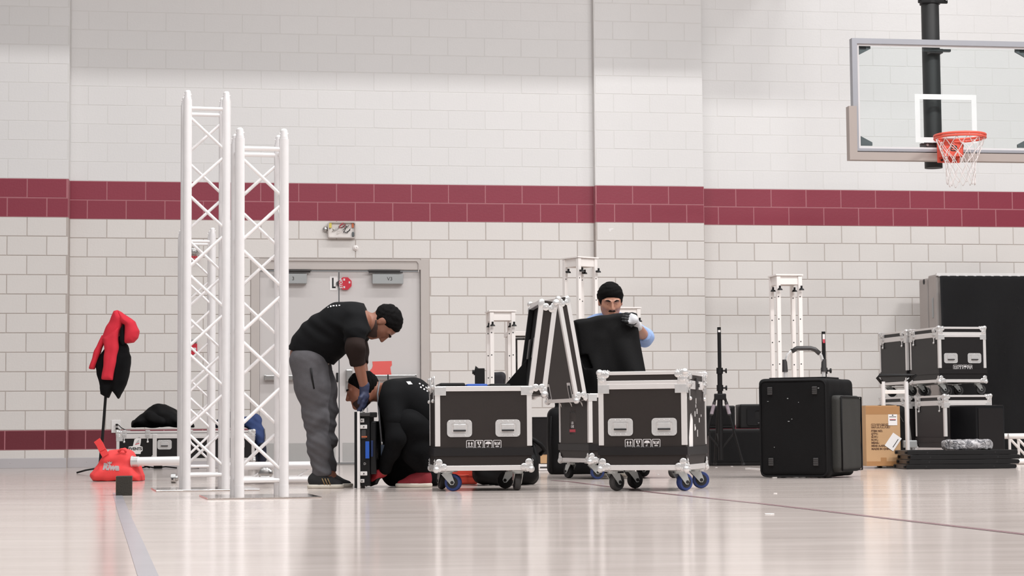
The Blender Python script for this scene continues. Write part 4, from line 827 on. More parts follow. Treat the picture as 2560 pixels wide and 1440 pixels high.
cv = obj('cover_cloth', S.mesh('cover_cloth', .008, cov), M_NYLON, t); bm = BM(); path(bm, [q(1440, 803, -.05), q(1512, 790, -.05), q(1585, 783, -.04)], .005, 6); obj('seam', bm, M_FABB, t, True)
# ------------------------------------------------------------------ right side: subwoofers, stands, soft case, box
def speaker_box(name, label, px0, px1, pyt, Y, dep, z0, rot=0, horn=False, group=None):
    x0, x1 = W(px0, 1100, Y).x, W(px1, 1100, Y).x; zt = W(px0, pyt, Y).z; w = x1-x0; h = zt-z0; t = thing(name, label, 'speaker', ((x0+x1)/2, Y+dep/2, z0), rot, group)
    bx('cabinet', (0, 0, h/2), (w, dep, h-.004), M_BLACK, t, .014)
    if horn:
        bm = BM(); frame_prism(bm, rrect(w*.78, h*.74, .02, 3, .02, h*.5), rrect(w*.42, h*.36, .02, 3, .02, h*.55), .08, Matrix.Translation((0, -dep/2-.012, 0))); obj('horn', bm, M_GLOSSB, t); bx('horn_throat', (.02, -dep/2+.02, h*.55), (w*.44, .01, h*.38), M_INK, t); bx('grip_bar', (.06, -dep/2-.014, h*.22), (w*.5, .03, .012), M_DARKSTEEL, t, .004)
    else:
        bx('grille', (0, -dep/2-.004, h/2), (w-.05, .008, h-.07), M_FABB, t, .003); bm = BM(); path(bm, [(w*.2, -dep/2-.01, h-.03), (w*.34, -dep/2-.012, h-.03)], .007, 6); obj('badge', bm, M_DARKSTEEL, t)
    return t
YS_ = 19.2
sb = speaker_box('subwoofer', 'wide black subwoofer on the floor beneath two smaller speakers', 1772, 1965, 1072, YS_, .55, .0)
zs = W(1800, 1072, YS_).z
speaker_box('loudspeaker', 'left black speaker on the wide subwoofer, behind the tripod stand', 1764, 1839, 1014, YS_+.05, .4, zs, group='speakers on the subwoofer'); speaker_box('loudspeaker', 'right black speaker with a horn opening on the wide subwoofer', 1851, 1960, 1010, YS_+.03, .4, zs, horn=True, group='speakers on the subwoofer')
def tripod(label, px, pyt, Y, full=True):
    p = W(px, pyt, Y); s = FPX/Y; t = thing('tripod_stand', label, 'stand', (p.x, Y, 0), 0, 'black tripod speaker stands'); z = lambda py: W(px, py, Y).z
    tb('upper_pole', (0, 0, z(925)), (0, 0, p.z), .0175, M_BLACK, t, seg=14); tb('lower_pole', (0, 0, .06), (0, 0, z(922)), .023, M_BLACK, t, seg=14)
    for py in (927, 970):
        bm = BM(); tube(bm, (0, 0, z(py)-.028), (0, 0, z(py)+.028), .031, seg=14); tube(bm, (.02, 0, z(py)), (.055, 0, z(py)), .008, seg=8); obj('collar', bm, M_BLACK, t, 'auto'); bm = BM(); tube(bm, (.052, 0, z(py)), (.066, 0, z(py)), .021, .024, 12); obj('knob', bm, M_BLACK, t, 'auto')
    bx('leg_hub', (0, 0, z(992)), (.11, .06, .06), M_BLACK, t, .01)
    for i, a in enumerate((-12, 190, 100)):
        d = Vector((math.cos(R(a)), math.sin(R(a)), 0)); b = d*.21; b.z = .015; A = d*.045; A.z = z(995); lg = tb('leg', A, b, .0125, M_BLACK, t, seg=10); m_ = A.lerp(b, .52); tb('leg_brace', m_, (0, 0, .16), .008, M_BLACK, t, seg=8); ball_ = BM(); tube(ball_, A.lerp(b, .97), b, .017, seg=10); obj('rubber_foot', ball_, M_RUBBER, lg, 'auto')
        if i < 2: tb('leg_sleeve', A.lerp(b, .06), A.lerp(b, .26), .0165, M_DARKSTEEL, lg, seg=10); n = d.cross(Vector((0, 0, 1))); pm = A.lerp(b, .17); o = obj('sticker', tube(BM(), A.lerp(b, .10), A.lerp(b, .24), .0172, seg=10), mat('worn_sticker', (150, 138, 146), .5, var=.5, scale=60), lg, 'auto')
    bx('sticker', (0, -.0165, z(845)) if not full else (0, -.0165, z(828)), (.022, .004, .02 if full else .07), M_PAPER if full else M_PAPER, t)
    if not full: bx('red_mark', (0, -.0195, z(853)), (.02, .003, .035), M_REDINK, t)
    return t
tripod('black tripod speaker stand in front of the stacked speakers', 1797.5, 818, 18.75); tripod('black tripod speaker stand with a red and white sticker behind the trolley case', 2058.5, 829, 18.4, False)
# big black trolley case
RT = R(-27); cr = G(2073, 1196); N = Vector((cr.x, cr.y, 0)); wT, dT, hT = .515, .60, .70; rm = Matrix.Rotation(RT, 3, 'Z'); ct = N+rm @ Vector((-wT/2, dT/2, 0))
t = thing('trolley_case', 'big black soft trolley case standing on its side on the polished floor', 'case', ct, RT)
wr8 = wrinkle(.003, 14, 51); S = SDF(); S.rbox((0, .0, hT/2+.004), (wT/2, dT/2, hT/2-.004), None, .035); cb = obj('case_body', S.mesh('case_body', .012, lambda P, F: F+wr8(P)), M_NYLON, t)
S = SDF(); S.rbox((wT/2+.02, .03, .31), (.045, .25, .27), None, .035); obj('side_pocket', S.mesh('side_pocket', .011, lambda P, F: F+wr8(P)), mat('black_canvas', (40, 39, 36), .75, var=.15, scale=6, bump=.2, bscale=160), t)
bm = BM(); path(bm, [(wT/2+.066, -.20, .05), (wT/2+.066, -.20, .57), (wT/2+.066, .26, .57), (wT/2+.066, .26, .05)], .006, 6, True); obj('pocket_piping', bm, M_FABB, t, True)
bm = BM(); path(bm, [(p[0], -dT/2-.001, p[1]+hT/2) for p in rrect(wT-.03, hT-.03, .04, 4)], .006, 6, True); obj('front_piping', bm, M_FABB, t, True)
for sx in (-1, 1):
    for zc in (.115, hT-.085):
        w_ = bx('corner_foot', (sx*.165, -dT/2-.004, zc), (.036, .012, .056), M_DARKSTEEL, t, .004)
        for i in range(4): bx('webbing', (sx*.165, -dT/2-.012, zc-.02+.0135*i), (.034, .004, .006), mat('grey_webbing', (64, 62, 62), .7), w_)
bx('top_flap', (.02, -.1, hT+.004), (.42, .3, .012), M_FABB, t, .004); rg = random.Random(11)
for i in range(8): bx('lint_speck', (rg.uniform(-.22, .2), -dT/2-.003, rg.uniform(.08, .65)), (rg.uniform(.004, .014), .002, rg.uniform(.003, .008)), M_GREYBOX, t)
def hand_truck(label, px0, px1, pyt, pyb, Y, grips, zlow=.06, rot=0):
    a = W(px0, pyt, Y); b = W(px1, pyt, Y); zt = a.z; w = b.x-a.x; t = thing('hand_truck', label, 'hand truck', ((a.x+b.x)/2, Y, 0), rot, 'folding hand trucks'); h = w/2
    if grips:
        zb_ = W(px0, pyb, Y).z; pts = [(-h+.02, 0, zb_), (-h+.01, 0, zt-.14), (-h*.75, 0, zt-.05), (-h*.5, 0, zt-.01), (-h*.3, 0, zt), (h*.3, 0, zt), (h*.5, 0, zt-.01), (h*.78, 0, zt-.06), (h-.01, 0, zt-.15), (h-.02, 0, zb_)]
        obj('handle_loop', path(BM(), pts, .014, 10), M_CHROME, t, True); obj('top_grip', path(BM(), [(-h*.58, 0, zt-.025), (-h*.32, 0, zt), (h*.3, 0, zt), (h*.5, 0, zt-.01), (h*.72, 0, zt-.045)], .019, 10), M_DARKSTEEL, t, True)
        for s in (-1, 1): obj('socket', tube(BM(), (s*(h-.018), 0, zb_+.0), (s*(h-.016), 0, zb_+.10), .024, .019, 12), M_DARKSTEEL, t, 'auto')
        zt2 = zb_
    else:
        zt2 = W(px0, 957, Y).z; pts = [(-h+.055, 0, zt2-.01), (-h+.01, 0, zt2+.045), (-h+.03, 0, zt-.01), (h-.03, 0, zt-.01), (h+.03, 0, zt-.005), (h-.055, 0, zt2)]; obj('handle_loop', path(BM(), pts, .014, 10), M_BLACK, t, True); bx('cross_bar', (0, 0, W(px0, 980, Y).z), (2*h-.12, .02, .035), M_WHITEP, t, .004)
    xo = h-.02 if grips else h-.06
    for s in (-1, 1):
        tb('post', (s*xo, 0, .06), (s*xo, 0, zt2+.01), .019 if not grips else .016, M_ALU if not grips else M_CHROME, t, seg=14); bm = BM(); tube(bm, (s*(xo+.03)-.02, .07, .075), (s*(xo+.03)+.02, .07, .075), .075, seg=20); obj('wheel', bm, M_RUBBER, t, 'auto')
    bx('toe_plate', (0, -.12, .012), (2*xo+.06, .24, .01), M_STEEL, t, .002); bx('axle_bracket', (0, .03, .11), (2*xo, .05, .05), M_GREYBOX, t, .004)
    if not grips: tb('slide_rod', (xo+.045, .03, .1), (xo+.005, .02, W(px1, 1020, Y).z), .011, M_STEEL, t); bx('slide_clamp', (xo+.025, .02, W(px1, 1110, Y).z), (.12, .05, .065), M_GREYBOX, t, .008)
    return t
hand_truck('hand truck with a chrome loop handle and grey grips behind the trolley case', 1956, 2064, 871, 930, 16.2, True); hand_truck('folding hand truck with white posts and a black handle behind the cardboard box', 2190, 2282, 936, 0, 17.70, False)
g = G(2180, 1172); wb = .30; hb_ = W(2215, 1021, 17.35).z; xr = W(2254, 1170, 17.35).x
t = thing('cardboard_box', 'brown cardboard box with two white labels leaning on the folding hand truck', 'box', (xr-wb/2, 17.52, .02), R(2))
bx('carton', (0, 0, hb_/2), (wb, .26, hb_), M_CARD, t, .003); F_ = Matrix.Translation((0, -.1312, 0)); bx('tape', (.0, -.1303, hb_-.035), (wb-.004, .002, .07), M_TAPE, t); bx('tape', (.0, -.1303, .02), (wb-.004, .002, .04), M_TAPE, t); bx('top_flap', (-.01, -.02, hb_+.003), (wb-.03, .2, .006), M_CARD, t); bx('tape_patch', (.0, -.1306, .055), (.05, .002, .035), M_TAPE, t)
ink = mat('carton_ink', (96, 66, 46), .7)
for k in range(4): symbol(k, F_ @ Matrix.Translation((-.085+.042*k, -.001, hb_*.67)), t, ink, .038)
for i, (s, z) in enumerate((('ITEM NO.', .585), ("Q'TY:", .535), ('G.W.:', .487), ('N.W.:', .437), ('MEAS.:', .387), ('MEAS: A-ADS01-EICH', .337), ('MADE IN CHINA', .285))): text('lettering', s, .024 if i != 5 else .021, F_ @ Matrix.Translation((-.105, -.001, hb_*z)), ink, t, .0008, 'LEFT')
l1 = bx('shipping_label', (.085, -.1325, hb_*.77), (.078, .0015, .095), M_PAPER, t)
for i, (wd_, z) in enumerate(((.012, .04), (.06, .026), (.056, .004), (.052, -.003))): bx('printed_line', (.085, -.1336, hb_*.77+z), (wd_, .0012, .005 if i != 0 else .008), M_INK if i != 2 else M_REDINK, l1)
pl = Matrix.Translation((.085, -.134, hb_*.40)) @ Matrix.Rotation(R(35), 4, 'Y'); bm = BM(); prism(bm, [(-.045, -.067), (.045, -.067), (.045, .067), (-.045, .067)], .0015, pl); l2 = obj('packing_slip', bm, M_PAPER, t); bm = BM(); prism(bm, [(.02, -.04), (.026, -.04), (.026, .045), (.02, .045)], .001, pl @ Matrix.Translation((0, -.001, 0))); obj('printed_line', bm, M_DARKSTEEL, l2)
base = Vector((W(2235, 1150, 18.35).x, 18.5, 0)); t = thing('backpack', 'black rounded bag standing behind the folding hand truck and the cardboard box', 'bag', base)
S = SDF(); S.rbox((0, .03, .28), (.155, .085, .28), None, .07); obj('bag_body', S.mesh('bag_body', .011, lambda P, F: np.maximum(F+wr6(P), .002-P[..., 2])), M_NYLON, t); obj('zip', path(BM(), [(-.1, -.06, .1), (-.11, -.06, .42), (-.05, -.06, .5), (.06, -.06, .5), (.11, -.06, .4)], .005, 6), M_DARKSTEEL, t)
# stack of four black frames
xl, xr_ = W(2268, 1150, 16.85).x, W(2543, 1150, 16.85).x; zl_ = (CZ-.0); th = .0395
for k in range(4):
    dx = (-.015, .012, .022, -.0)[k]; w = xr_-xl; t = thing('stage_deck', ('bottom', 'second from bottom', 'second from top', 'topmost')[k]+' black steel frame of the flat stack of four', 'frame', ((xl+xr_)/2+dx, 16.85+.25+(.004*k), th*k+.0005), R(1.5), 'stacked black steel frames')
    for sy in (-1, 1): lb_ = bx('long_bar', (0, sy*.235, th/2), (w, .03, th-.0035), M_BLACK, t, .002); [tb('bolt_hole', (x*w, sy*.235-.0155, th/2), (x*w, sy*.235-.012, th/2), .006, M_INK, lb_, seg=8) for x in (-.32, .3)]
    for sx in (-1, 1): bx('end_bar', (sx*(w/2-.015), 0, th/2), (.03, .44, th-.0035), M_DARKSTEEL if sx < 0 else M_BLACK, t, .002); [bx('lug', (sx*(w/2+.008), y, th/2), (.016, .03, th*.55), M_BLACK, t, .002) for y in (-.2, .18)]
    for x in (-.3, 0, .3): bx('slat', (x*w, 0, th*.35), (.04, .44, th*.4), M_BLACK, t)
zst = 4*th+.001
# film-wrapped roll on the frames
base = Vector((W(2418, 1120, 17.1).x, 17.1, zst)); t = thing('wrapped_coil', 'low round coil wrapped in crinkled clear film on the stack of black frames', 'coil', base)
wr9 = wrinkle(.005, 55, 61); S = SDF(); hc = W(2418, 1101, 16.9).z-zst
for k in range(14): a = k*2*math.pi/14; b = (k+1)*2*math.pi/14; S.cap((.165*math.cos(a), .165*math.sin(a), hc/2), (.165*math.cos(b), .165*math.sin(b), hc/2), hc/2, hc/2, .02)
S.rbox((0, 0, hc/2), (.2, .2, hc/2-.004), None, .03); obj('film', S.mesh('film', .006, lambda P, F: np.maximum(F+wr9(P), np.linalg.norm(P[..., :2], axis=-1)-.215+wr9(P))), M_FILM, t)
# glossy black cabinet
R6 = R(-28) if False else R(20); N = Vector((W(2457, 1120, 18.15).x, 18.15, 0)); t = thing('glossy_cabinet', 'glossy black cabinet behind the stack of black frames', 'cabinet', N+Vector((.0, .27, 0)), R(33))
hcab = W(2450, 1012, 18.2).z; bx('cabinet_body', (.02, .0, hcab/2), (.36, .34, hcab-.006), M_GLOSSB, t, .01); bx('front_grille', (.02, -.1725, hcab/2), (.32, .006, hcab-.06), M_LAMB, t, .003); bx('side_panel', (.203, 0, hcab/2), (.006, .3, hcab-.05), M_BLACK, t)
# upright mats under a black cover
t = thing('padded_mat', 'tall grey padded folding mat standing upright near the block wall', 'mat', WO+Matrix.Rotation(WROT, 3, 'Z') @ Vector((wl(2380, 900, -.55)[0], -.55, 0)), WROT)
zm = W(2380, 683, 21.6).z; o_ = Matrix.Rotation(-WROT, 3, 'Z')
def loc(px, py, Y): v = o_ @ (W(px, py, Y)-t.location); return v
xa = loc(2409, 900, 20.95).x; S = SDF(); bx('mat_panel', (xa+.62, -.10, zm/2), (1.24, .25, zm), M_GREYMAT, t, .02); bx('mat_panel', (xa+.62, .16, zm/2-.012), (1.26, .25, zm-.024), M_GREYMAT, t, .02)
bx('mat_handle', (xa-.004, -.12, zm*.82), (.012, .03, .22), M_GREYBOX, t, .004); bm = BM(); tube(bm, (xa-.012, .12, zm-.06), (xa+.01, .12, zm-.06), .03, seg=14); obj('grommet', bm, M_INK, t, 'auto')
bm = BM(); box(bm, (xa+.62, -.235, zm-.005), (1.24, .03, .03)); obj('edge_binding', bm, M_PAPER, t)
t2 = thing('black_drape', 'black cloth panel hanging down the front of the grey padded mat', 'drape', t.location, WROT)
bm = BM(); nx, nz = 44, 60; vs = []; zd = W(2480, 676, 20.9).z
for i in range(nx+1):
    for j in range(nz+1):
        u_, v_ = i/nx, j/nz; y = -.30-.045*(.5+.5*math.sin(u_*12+v_*4.2+1.0*math.sin(v_*3)))*v_**.5-.02*math.sin(u_*21-v_*6)*v_-.02*v_; vs.append(bm.verts.new((xa+.015+u_*1.2, y, zd*(1-v_)+.04*v_)))
for i in range(nx):
    for j in range(nz): a = i*(nz+1)+j; bm.faces.new((vs[a], vs[a+nz+1], vs[a+nz+2], vs[a+1]))
bmesh.ops.solidify(bm, geom=bm.faces[:], thickness=.006); obj('cloth', bm, mat('charcoal_drape', (33, 32, 34), .8, var=.12, scale=5, bump=.15, bscale=200), t2, True)
bm = BM(); [tube(bm, (xa+.03+.1*i, -.295, zd-.004), (xa+.03+.1*i, -.23, zd+.006), .008, seg=8) for i in range(12)]; obj('clips', bm, M_PRINT, t2)
# white truss lying at the right edge
a = W(2522, 1150, 18.75); t = thing('white_truss', 'white truss section lying on the floor at the right edge of the photo', 'truss', (a.x, 18.75, 0), R(4)); Lw = 1.0
for y in (0, .24):
    for z in (.026, .262): tb('chord', (0, y, z), (Lw, y, z), .026, M_WHITEP, t, seg=14)
    for i in range(4): tb('brace', (.07+i*.22, y, .262 if i % 2 == 0 else .026), (.07+(i+1)*.22, y, .026 if i % 2 == 0 else .262), .013, M_WHITEP, t, seg=8)
    for x in (.012, .175): tb('upright', (x, y, .026), (x, y, .262), .013, M_WHITEP, t, seg=8)
# strip on the floor
a = G(1867, 1172); b = G(1925, 1176); bm = BM(); box(bm, (a+b)/2+Vector((0, 0, .004)), ((b-a).length, .03, .008), math.atan2((b-a).y, (b-a).x)); o = obj('white_strip', bm, M_PAPER); tag(o, 'thin white plastic strip on the floor left of the trolley case', 'strip')
rg = random.Random(21)
for px, py, lb in ((1645, 1186, 'white paper scrap on the floor beneath the closed flight case'), (1791, 1169, 'white paper scrap at the foot of the tripod stand beside the closed flight case'), (1830, 1166, 'white paper scrap beside the right leg of the tripod stand'), (1768, 1171, 'white paper scrap just right of the closed flight case'), (1938, 1234, 'white paper scrap on the floor in front of the trolley case'), (1925, 1286, 'larger white paper scrap on the open floor, near the maroon line')):
    k_ = 2.0 if py > 1280 else 1.0; g = G(px, py); bm = BM(); prism(bm, [(k_*rg.uniform(.6, 1)*.014*math.cos(R(a)), k_*rg.uniform(.6, 1)*.014*math.sin(R(a))) for a in range(0, 360, 45)], .003, Matrix.Translation((0, 0, .0032)) @ Matrix.Rotation(R(-90), 4, 'X')); o = obj('paper_scrap', bm, M_PAPER, None, loc=g); tag(o, lb, 'scrap', 'paper scraps on the floor')
# ------------------------------------------------------------------ basketball backboard
YH = 18.75; p = W(2364, 250, YH); RB = WROT
t = thing('basketball_hoop', 'glass basketball backboard with an orange rim hanging from a black pole', 'basketball hoop', (p.x, YH, 0), RB)
o_ = Matrix.Rotation(-RB, 3, 'Z'); fz = lambda py: W(2364, py, YH).z; L_ = lambda px, py, y: None
zt, zb = fz(101), fz(381); hw = .915; fr = .05; cz = (zt+zb)/2; hh = (zt-zb)/2
bm = BM(); bo = [(-hw, cz-hh), (hw, cz-hh), (hw, cz+hh), (-hw, cz+hh)]; bi = [(-hw+fr, cz-hh+fr*.5), (hw-fr, cz-hh+fr*.5), (hw-fr, cz+hh-fr), (-hw+fr, cz+hh-fr)]; frame_prism(bm, bo, bi, .075, Matrix.Translation((0, -.02, 0))); obj('board_frame', bm, M_BFRAME, t)
bx('glass_pane', (0, .012, cz), (2*hw-fr, .012, 2*hh-fr*.6), M_GLASS, t)
b2 = [(x*(1-.026), cz+(z-cz)*(1-.04)) for x, z in bi]; bm = BM(); frame_prism(bm, bi, b2, .003, Matrix.Translation((0, .001, 0))); obj('border_line', bm, M_PRINT, t)
zs0, zs1 = fz(357), fz(236); bm = BM(); frame_prism(bm, [(-.305, zs0), (.305, zs0), (.305, zs1), (-.305, zs1)], [(-.255, zs0+.05), (.255, zs0+.05), (.255, zs1-.05), (-.255, zs1-.05)], .003, Matrix.Translation((0, .001, 0))); obj('target_square', bm, mat('target_white', (222, 226, 226), .5), t)
for sx in (-1, 1):
    for sz in (-1, 1):
        x0 = sx*(hw-fr-.022); z0 = cz+sz*(hh-fr-.01)-(0 if sz > 0 else .0); bm = BM(); prism(bm, [(x0, z0), (x0-sx*.125, z0), (x0-sx*.125, z0-sz*.03), (x0, z0-sz*.095)], .02, Matrix.Translation((0, .03, 0))); obj('corner_bracket', bm, M_BRACK, t); 
        if sz > 0: bx('bracket_slot', (x0-sx*.05, .028, z0-.025), (.06, .006, .018), M_INK, t)
pz = .085; padh = fz(270)
bm = BM(); prism(bm, [(-hw-.045, padh), (-hw-.045, zb-pz), (hw+.045, zb-pz), (hw+.045, padh), (hw-.03, padh), (hw-.03, zb-.01), (-hw+.03, zb-.01), (-hw+.03, padh)], .09, Matrix.Translation((0, -.03, 0))); obj('edge_padding', bm, M_PAD, t)
xp = (o_ @ (W(2333, 250, YH+.18)-Vector((p.x, YH, 0)))).x; zp0, ztop = fz(413), 7.4
pole = tb('pole', (xp, .22, zp0), (xp, .22, ztop), .085, mat('black_pole_paint', (44, 44, 44), .45, var=.12, scale=5), t, seg=28); zf_ = W(2333, 3, YH+.2).z
bm = BM(); tube(bm, (xp, .22, zf_-.03), (xp, .22, zf_+.05), .098, seg=28); box(bm, (xp, .14, zf_), (.29, .03, .07), None, .006); obj('pole_clamp', bm, M_BLACK, pole, 'auto')
for s in (-1, 1): tb('clamp_bolt', (xp+s*.125, .11, zf_), (xp+s*.125, .13, zf_), .012, M_STEEL, pole)
bx('mount_bar', (xp, .07, zt-.085), (.27, .04, .022), M_BRACK, t); bx('mount_bar', (-.03, .05, fz(362)), (.42, .04, .032), M_DARKSTEEL, t); bx('mount_arm', (xp, .13, fz(362)), (.12, .14, .05), M_DARKSTEEL, t); bx('mount_arm', (xp, .13, zt-.09), (.12, .14, .04), M_DARKSTEEL, t)
for x in (-.16, -.05): tb('mount_bolt', (x-.02, .022, fz(362)), (x-.02, .032, fz(362)), .012, M_STEEL, t)
zr = W(2398, 339, YH-.38).z; rc = Vector((-.015, -.38, zr)); ring = [(rc.x+.232*math.cos(a*2*math.pi/40), rc.y+.232*math.sin(a*2*math.pi/40), zr) for a in range(40)]
zr_ = W(2398, 330, YH-.4).z; 
rim = obj('rim', path(BM(), ring, .012, 10, True), M_ORANGE, t, True); obj('rim_skirt', path(BM(), [(x, y, z-.024) for x, y, z in ring], .011, 8, True), M_ORANGE, rim, True)
bm = BM(); box(bm, (0, -.085, zr-.085), (.21, .13, .005)); box(bm, (0, -.035, zr-.09), (.215, .02, .235), None, .004); prism(bm, [(-.105, zr-.02), (.105, zr-.02), (.105, zr-.16), (-.105, zr-.16)], .004, Matrix.Translation((0, -.15, 0))); box(bm, (-.1, -.09, zr-.09), (.005, .12, .14)); box(bm, (.1, -.09, zr-.09), (.005, .12, .14)); obj('rim_bracket', bm, M_ORANGE, t)
for x, z in ((-.07, -.185), (.06, -.185)): tb('bracket_bolt', (x, -.058, zr+z), (x, -.04, zr+z), .01, M_INK, t)
bm = BM(); frame_prism(bm, rrect(.07, .055, .02, 4, .01, zr-.085), rrect(.05, .037, .014, 4, .01, zr-.085), .002, Matrix.Translation((0, -.1525, 0))); box(bm, (.01, -.152, zr-.085), (.045, .002, .008)); box(bm, (.022, -.152, zr-.093), (.008, .002, .014)); obj('emblem', bm, M_INK, t)
bx('sticker', (-.05, -.2, zr-.003), (.13, .05, .003), M_GREYBOX, t)
bm = BM(); NS = 12; HN = .43; rg = random.Random(2)
def netp(a, v): r_ = .222*(1-v)**1.0+.112*v+.012*math.sin(v*3.14) if v < .62 else .131-.012*(v-.62); r_ = .222+(.135-.222)*min(1, v/.55) if v < .55 else .135-.012*(v-.55); return (rc.x+r_*math.cos(a), rc.y+r_*math.sin(a), zr-.03-HN*v+.012*math.sin(a*3))
for k in range(NS):
    a0 = 2*math.pi*k/NS
    for s in (-1, 1):
        pts = []
        for i in range(22): v = i/21; tw = 0.0 if v < .0 else v*2.2*2*math.pi/NS*1.35; pts.append(netp(a0+s*tw+.03*math.sin(i+k), v+.02*math.sin(k*2.1)*v))
        path(bm, pts, .0032, 5)
    path(bm, [netp(a0-.13, .0), (rc.x+.235*math.cos(a0), rc.y+.235*math.sin(a0), zr-.012), netp(a0+.13, .0)], .003, 5)
obj('net', bm, M_NET, t, True)
# ------------------------------------------------------------------ people
def nv(v): v = np.array(v, float); return v/np.linalg.norm(v)
class Head:
    def __init__(s, c, u, n, k=1.0):
        s.c = np.array(c, float); s.u = nv(u); s.n = nv(np.array(n)-s.u*np.dot(n, s.u)); s.l = np.cross(s.u, s.n); s.k = k; s.R = np.stack([s.l, s.n, s.u], 1)
    def at(s, l, n, u): return s.c+s.k*(l*s.l+n*s.n+u*s.u)
    def skull(s, S, d=0.0):
        k = s.k; S.ell(s.at(0, -.012, .022), np.array((.077, .097, .090))*k+d, s.R, .02).ell(s.at(0, .03, -.03), np.array((.064, .064, .082))*k+d, s.R, .03).ell(s.at(0, .052, -.086), np.array((.040, .036, .030))*k+d, s.R, .03)
        for q in (-1, 1): S.ell(s.at(q*.042, .0, -.062), np.array((.022, .045, .035))*k+d, s.R, .03)
        return S
    def face(s, S):
        k = s.k; c = lambda a, b, r, r2=None, kk=.010: S.cap(s.at(*a), s.at(*b), r*k, (r2 or r)*k, kk)
        c((0, .090, .012), (0, .112, -.030), .008, .0115); c((-.011, .098, -.036), (.011, .098, -.036), .008)
        for q in (-1, 1):
            c((q*.014, .090, .020), (q*.048, .072, .022), .009); c((q*.030, .070, -.028), (q*.048, .052, -.022), .018, kk=.02)
            S.ell(s.at(q*.031, .074, .000), np.array((.012, .010, .0065))*k, s.R, .008); S.ell(s.at(q*.078, -.006, -.006), np.array((.009, .021, .031))*k, s.R, .008); S.ell(s.at(q*.079, .004, -.028), np.array((.008, .010, .012))*k, s.R, .006)
        c((-.020, .086, -.058), (.020, .086, -.058), .007); c((-.017, .086, -.068), (.017, .086, -.068), .0078); c((-.012, .082, -.092), (.012, .082, -.092), .013, kk=.02); return S
    def loc(s, P): v = (P-s.c)/s.k; return v@s.l, v@s.n, v@s.u
    def hair(s, d=.008, nape=-.06, fr=.082, seed=1, side=-.03, h=.0045, burn=None):
        S = s.skull(SDF(), d*s.k); w = wrinkle(.003, 130, seed)
        def mod(P, F):
            l, n, u = s.loc(P); g = np.maximum((n-.018-(fr-.018)/.068*u)*.72, np.maximum(side-u, 0)*0+nape-u); g = np.maximum(g, np.where(n > -.012, side-u, -1)); g = np.minimum(g, np.maximum(np.maximum(.057-np.abs(l), burn-u), n-.042)) if burn is not None else g; tp = np.clip(1+g/max(.022, d*3.2), 0, 1); return np.maximum(F+w(P)+tp**1.5*(d*s.k-.0012), g*s.k)
        return S.mesh('hair', h, mod)
    def beard(s, d=.003, top=-.035, h=.0045, lip=True):
        S = s.skull(SDF(), d*s.k)
        def mod(P, F):
            l, n, u = s.loc(P); g = np.maximum(u-(top-.25*np.maximum(n-.02, 0)), np.maximum(-.02-n, -.125-u)); m_ = np.maximum(np.maximum(np.abs(u+.063)-.012, np.abs(l)-.024), .05-n); g = np.maximum(g, -m_)
            g = np.maximum(g, np.minimum(np.where(n > .045, u+.048, -1), 1)); return np.maximum(F, g*s.k)
        return S.mesh('beard', h, mod)
    def bits(s, body, mhair):
        k = s.k
        for q in (-1, 1):
            bm = BM(); path(bm, [s.at(q*.014, .097, .021), s.at(q*.030, .093, .027), s.at(q*.05, .077, .022)], [.004*k, .0055*k, .003*k], 6); obj('eyebrow', bm, mhair, body, True)
            bm = BM(); path(bm, [s.at(q*.020, .0845, -.002), s.at(q*.031, .0855, -.004), s.at(q*.042, .078, -.002)], .0030*k, 6); obj('eyelid', bm, M_INK, body, True)
def glove_mesh(w, palm_c, ax, side, nrm, L=.085, spread=.018, curl=1.0, r=.0105, h=.0032):
    """w wrist, ax finger direction, side across the knuckles, nrm out of the back of the hand; returns mitt SDF and fingers SDF"""
    w, pc, ax, side, nrm = np.array(w), np.array(palm_c), nv(ax), nv(side), nv(nrm); A, B = SDF(), SDF()
    A.cap(w, pc, .028, .030, .02); kn = pc+ax*.035
    for i, ln in enumerate((.86, 1.0, .94, .74)):
        o = side*(i-1.5)*spread; A.cap(pc+o*.7, kn+o, .017, .0125, .012)
        p1 = kn+o; p2 = p1+ax*L*.42*ln-nrm*.012*curl; p3 = p2+(ax*(1-.55*curl)-nrm*.75*curl)*L*.33*ln; p4 = p3+(ax*(1-1.1*curl)-nrm*.95*curl)*L*.24*ln
        B.chain([p1, p2, p3, p4], [r*1.12, r*1.05, r*.98, r*.86], .004)
    t0 = pc-side*1.5*spread*.75-ax*.012; t1 = t0-side*.026+ax*.022-nrm*.012; t2 = t1+ax*.030-nrm*.016*curl+side*.006; B.chain([t0, t1, t2], [.014, .0125, .0105], .006)
    return A, B
def person(label, base): return thing('person', label, 'person', base)
def clipz(z): return lambda P, F: np.maximum(F, z-P[..., 2])
def shoe(parent, heel, mid, toe, ankle, rs, m_up, sole_h=.024, m_sole=None):
    S = SDF().chain([heel, mid, toe], rs, .03).cap(ankle, (np.array(heel)+np.array(mid))/2, .043, .036, .03); obj('shoe', S.mesh('shoe', .006, lambda P, F: np.maximum(F, sole_h*.8-P[..., 2])), m_up, parent)
    T = SDF().chain([np.array((*heel[:2], .016)), np.array((*mid[:2], .016)), np.array((*toe[:2], .014))], [rs[0]+.004, rs[1]+.006, rs[2]+.010], .03); obj('shoe_sole', T.mesh('shoe_sole', .006, lambda P, F: np.maximum(F, np.maximum(P[..., 2]-sole_h, .0008-P[..., 2]))), m_sole or M_SOLE, parent)
    a, b = np.array(mid), np.array(toe); d_ = nv(b-a)
    for i in range(4): c = a*(1-.22*i)+np.array(toe)*.22*i; up = (rs[1]*(1-.2*i)+.002); o = c+np.array((0, 0, up)); obj('lace', path(BM(), [o-np.array((0, .022, .012)), o+np.array((0, 0, .002)), o+np.array((0, .022, -.012))], .0035, 6), M_BLACK if m_up is M_SHOEK else M_SHOER, parent, True)
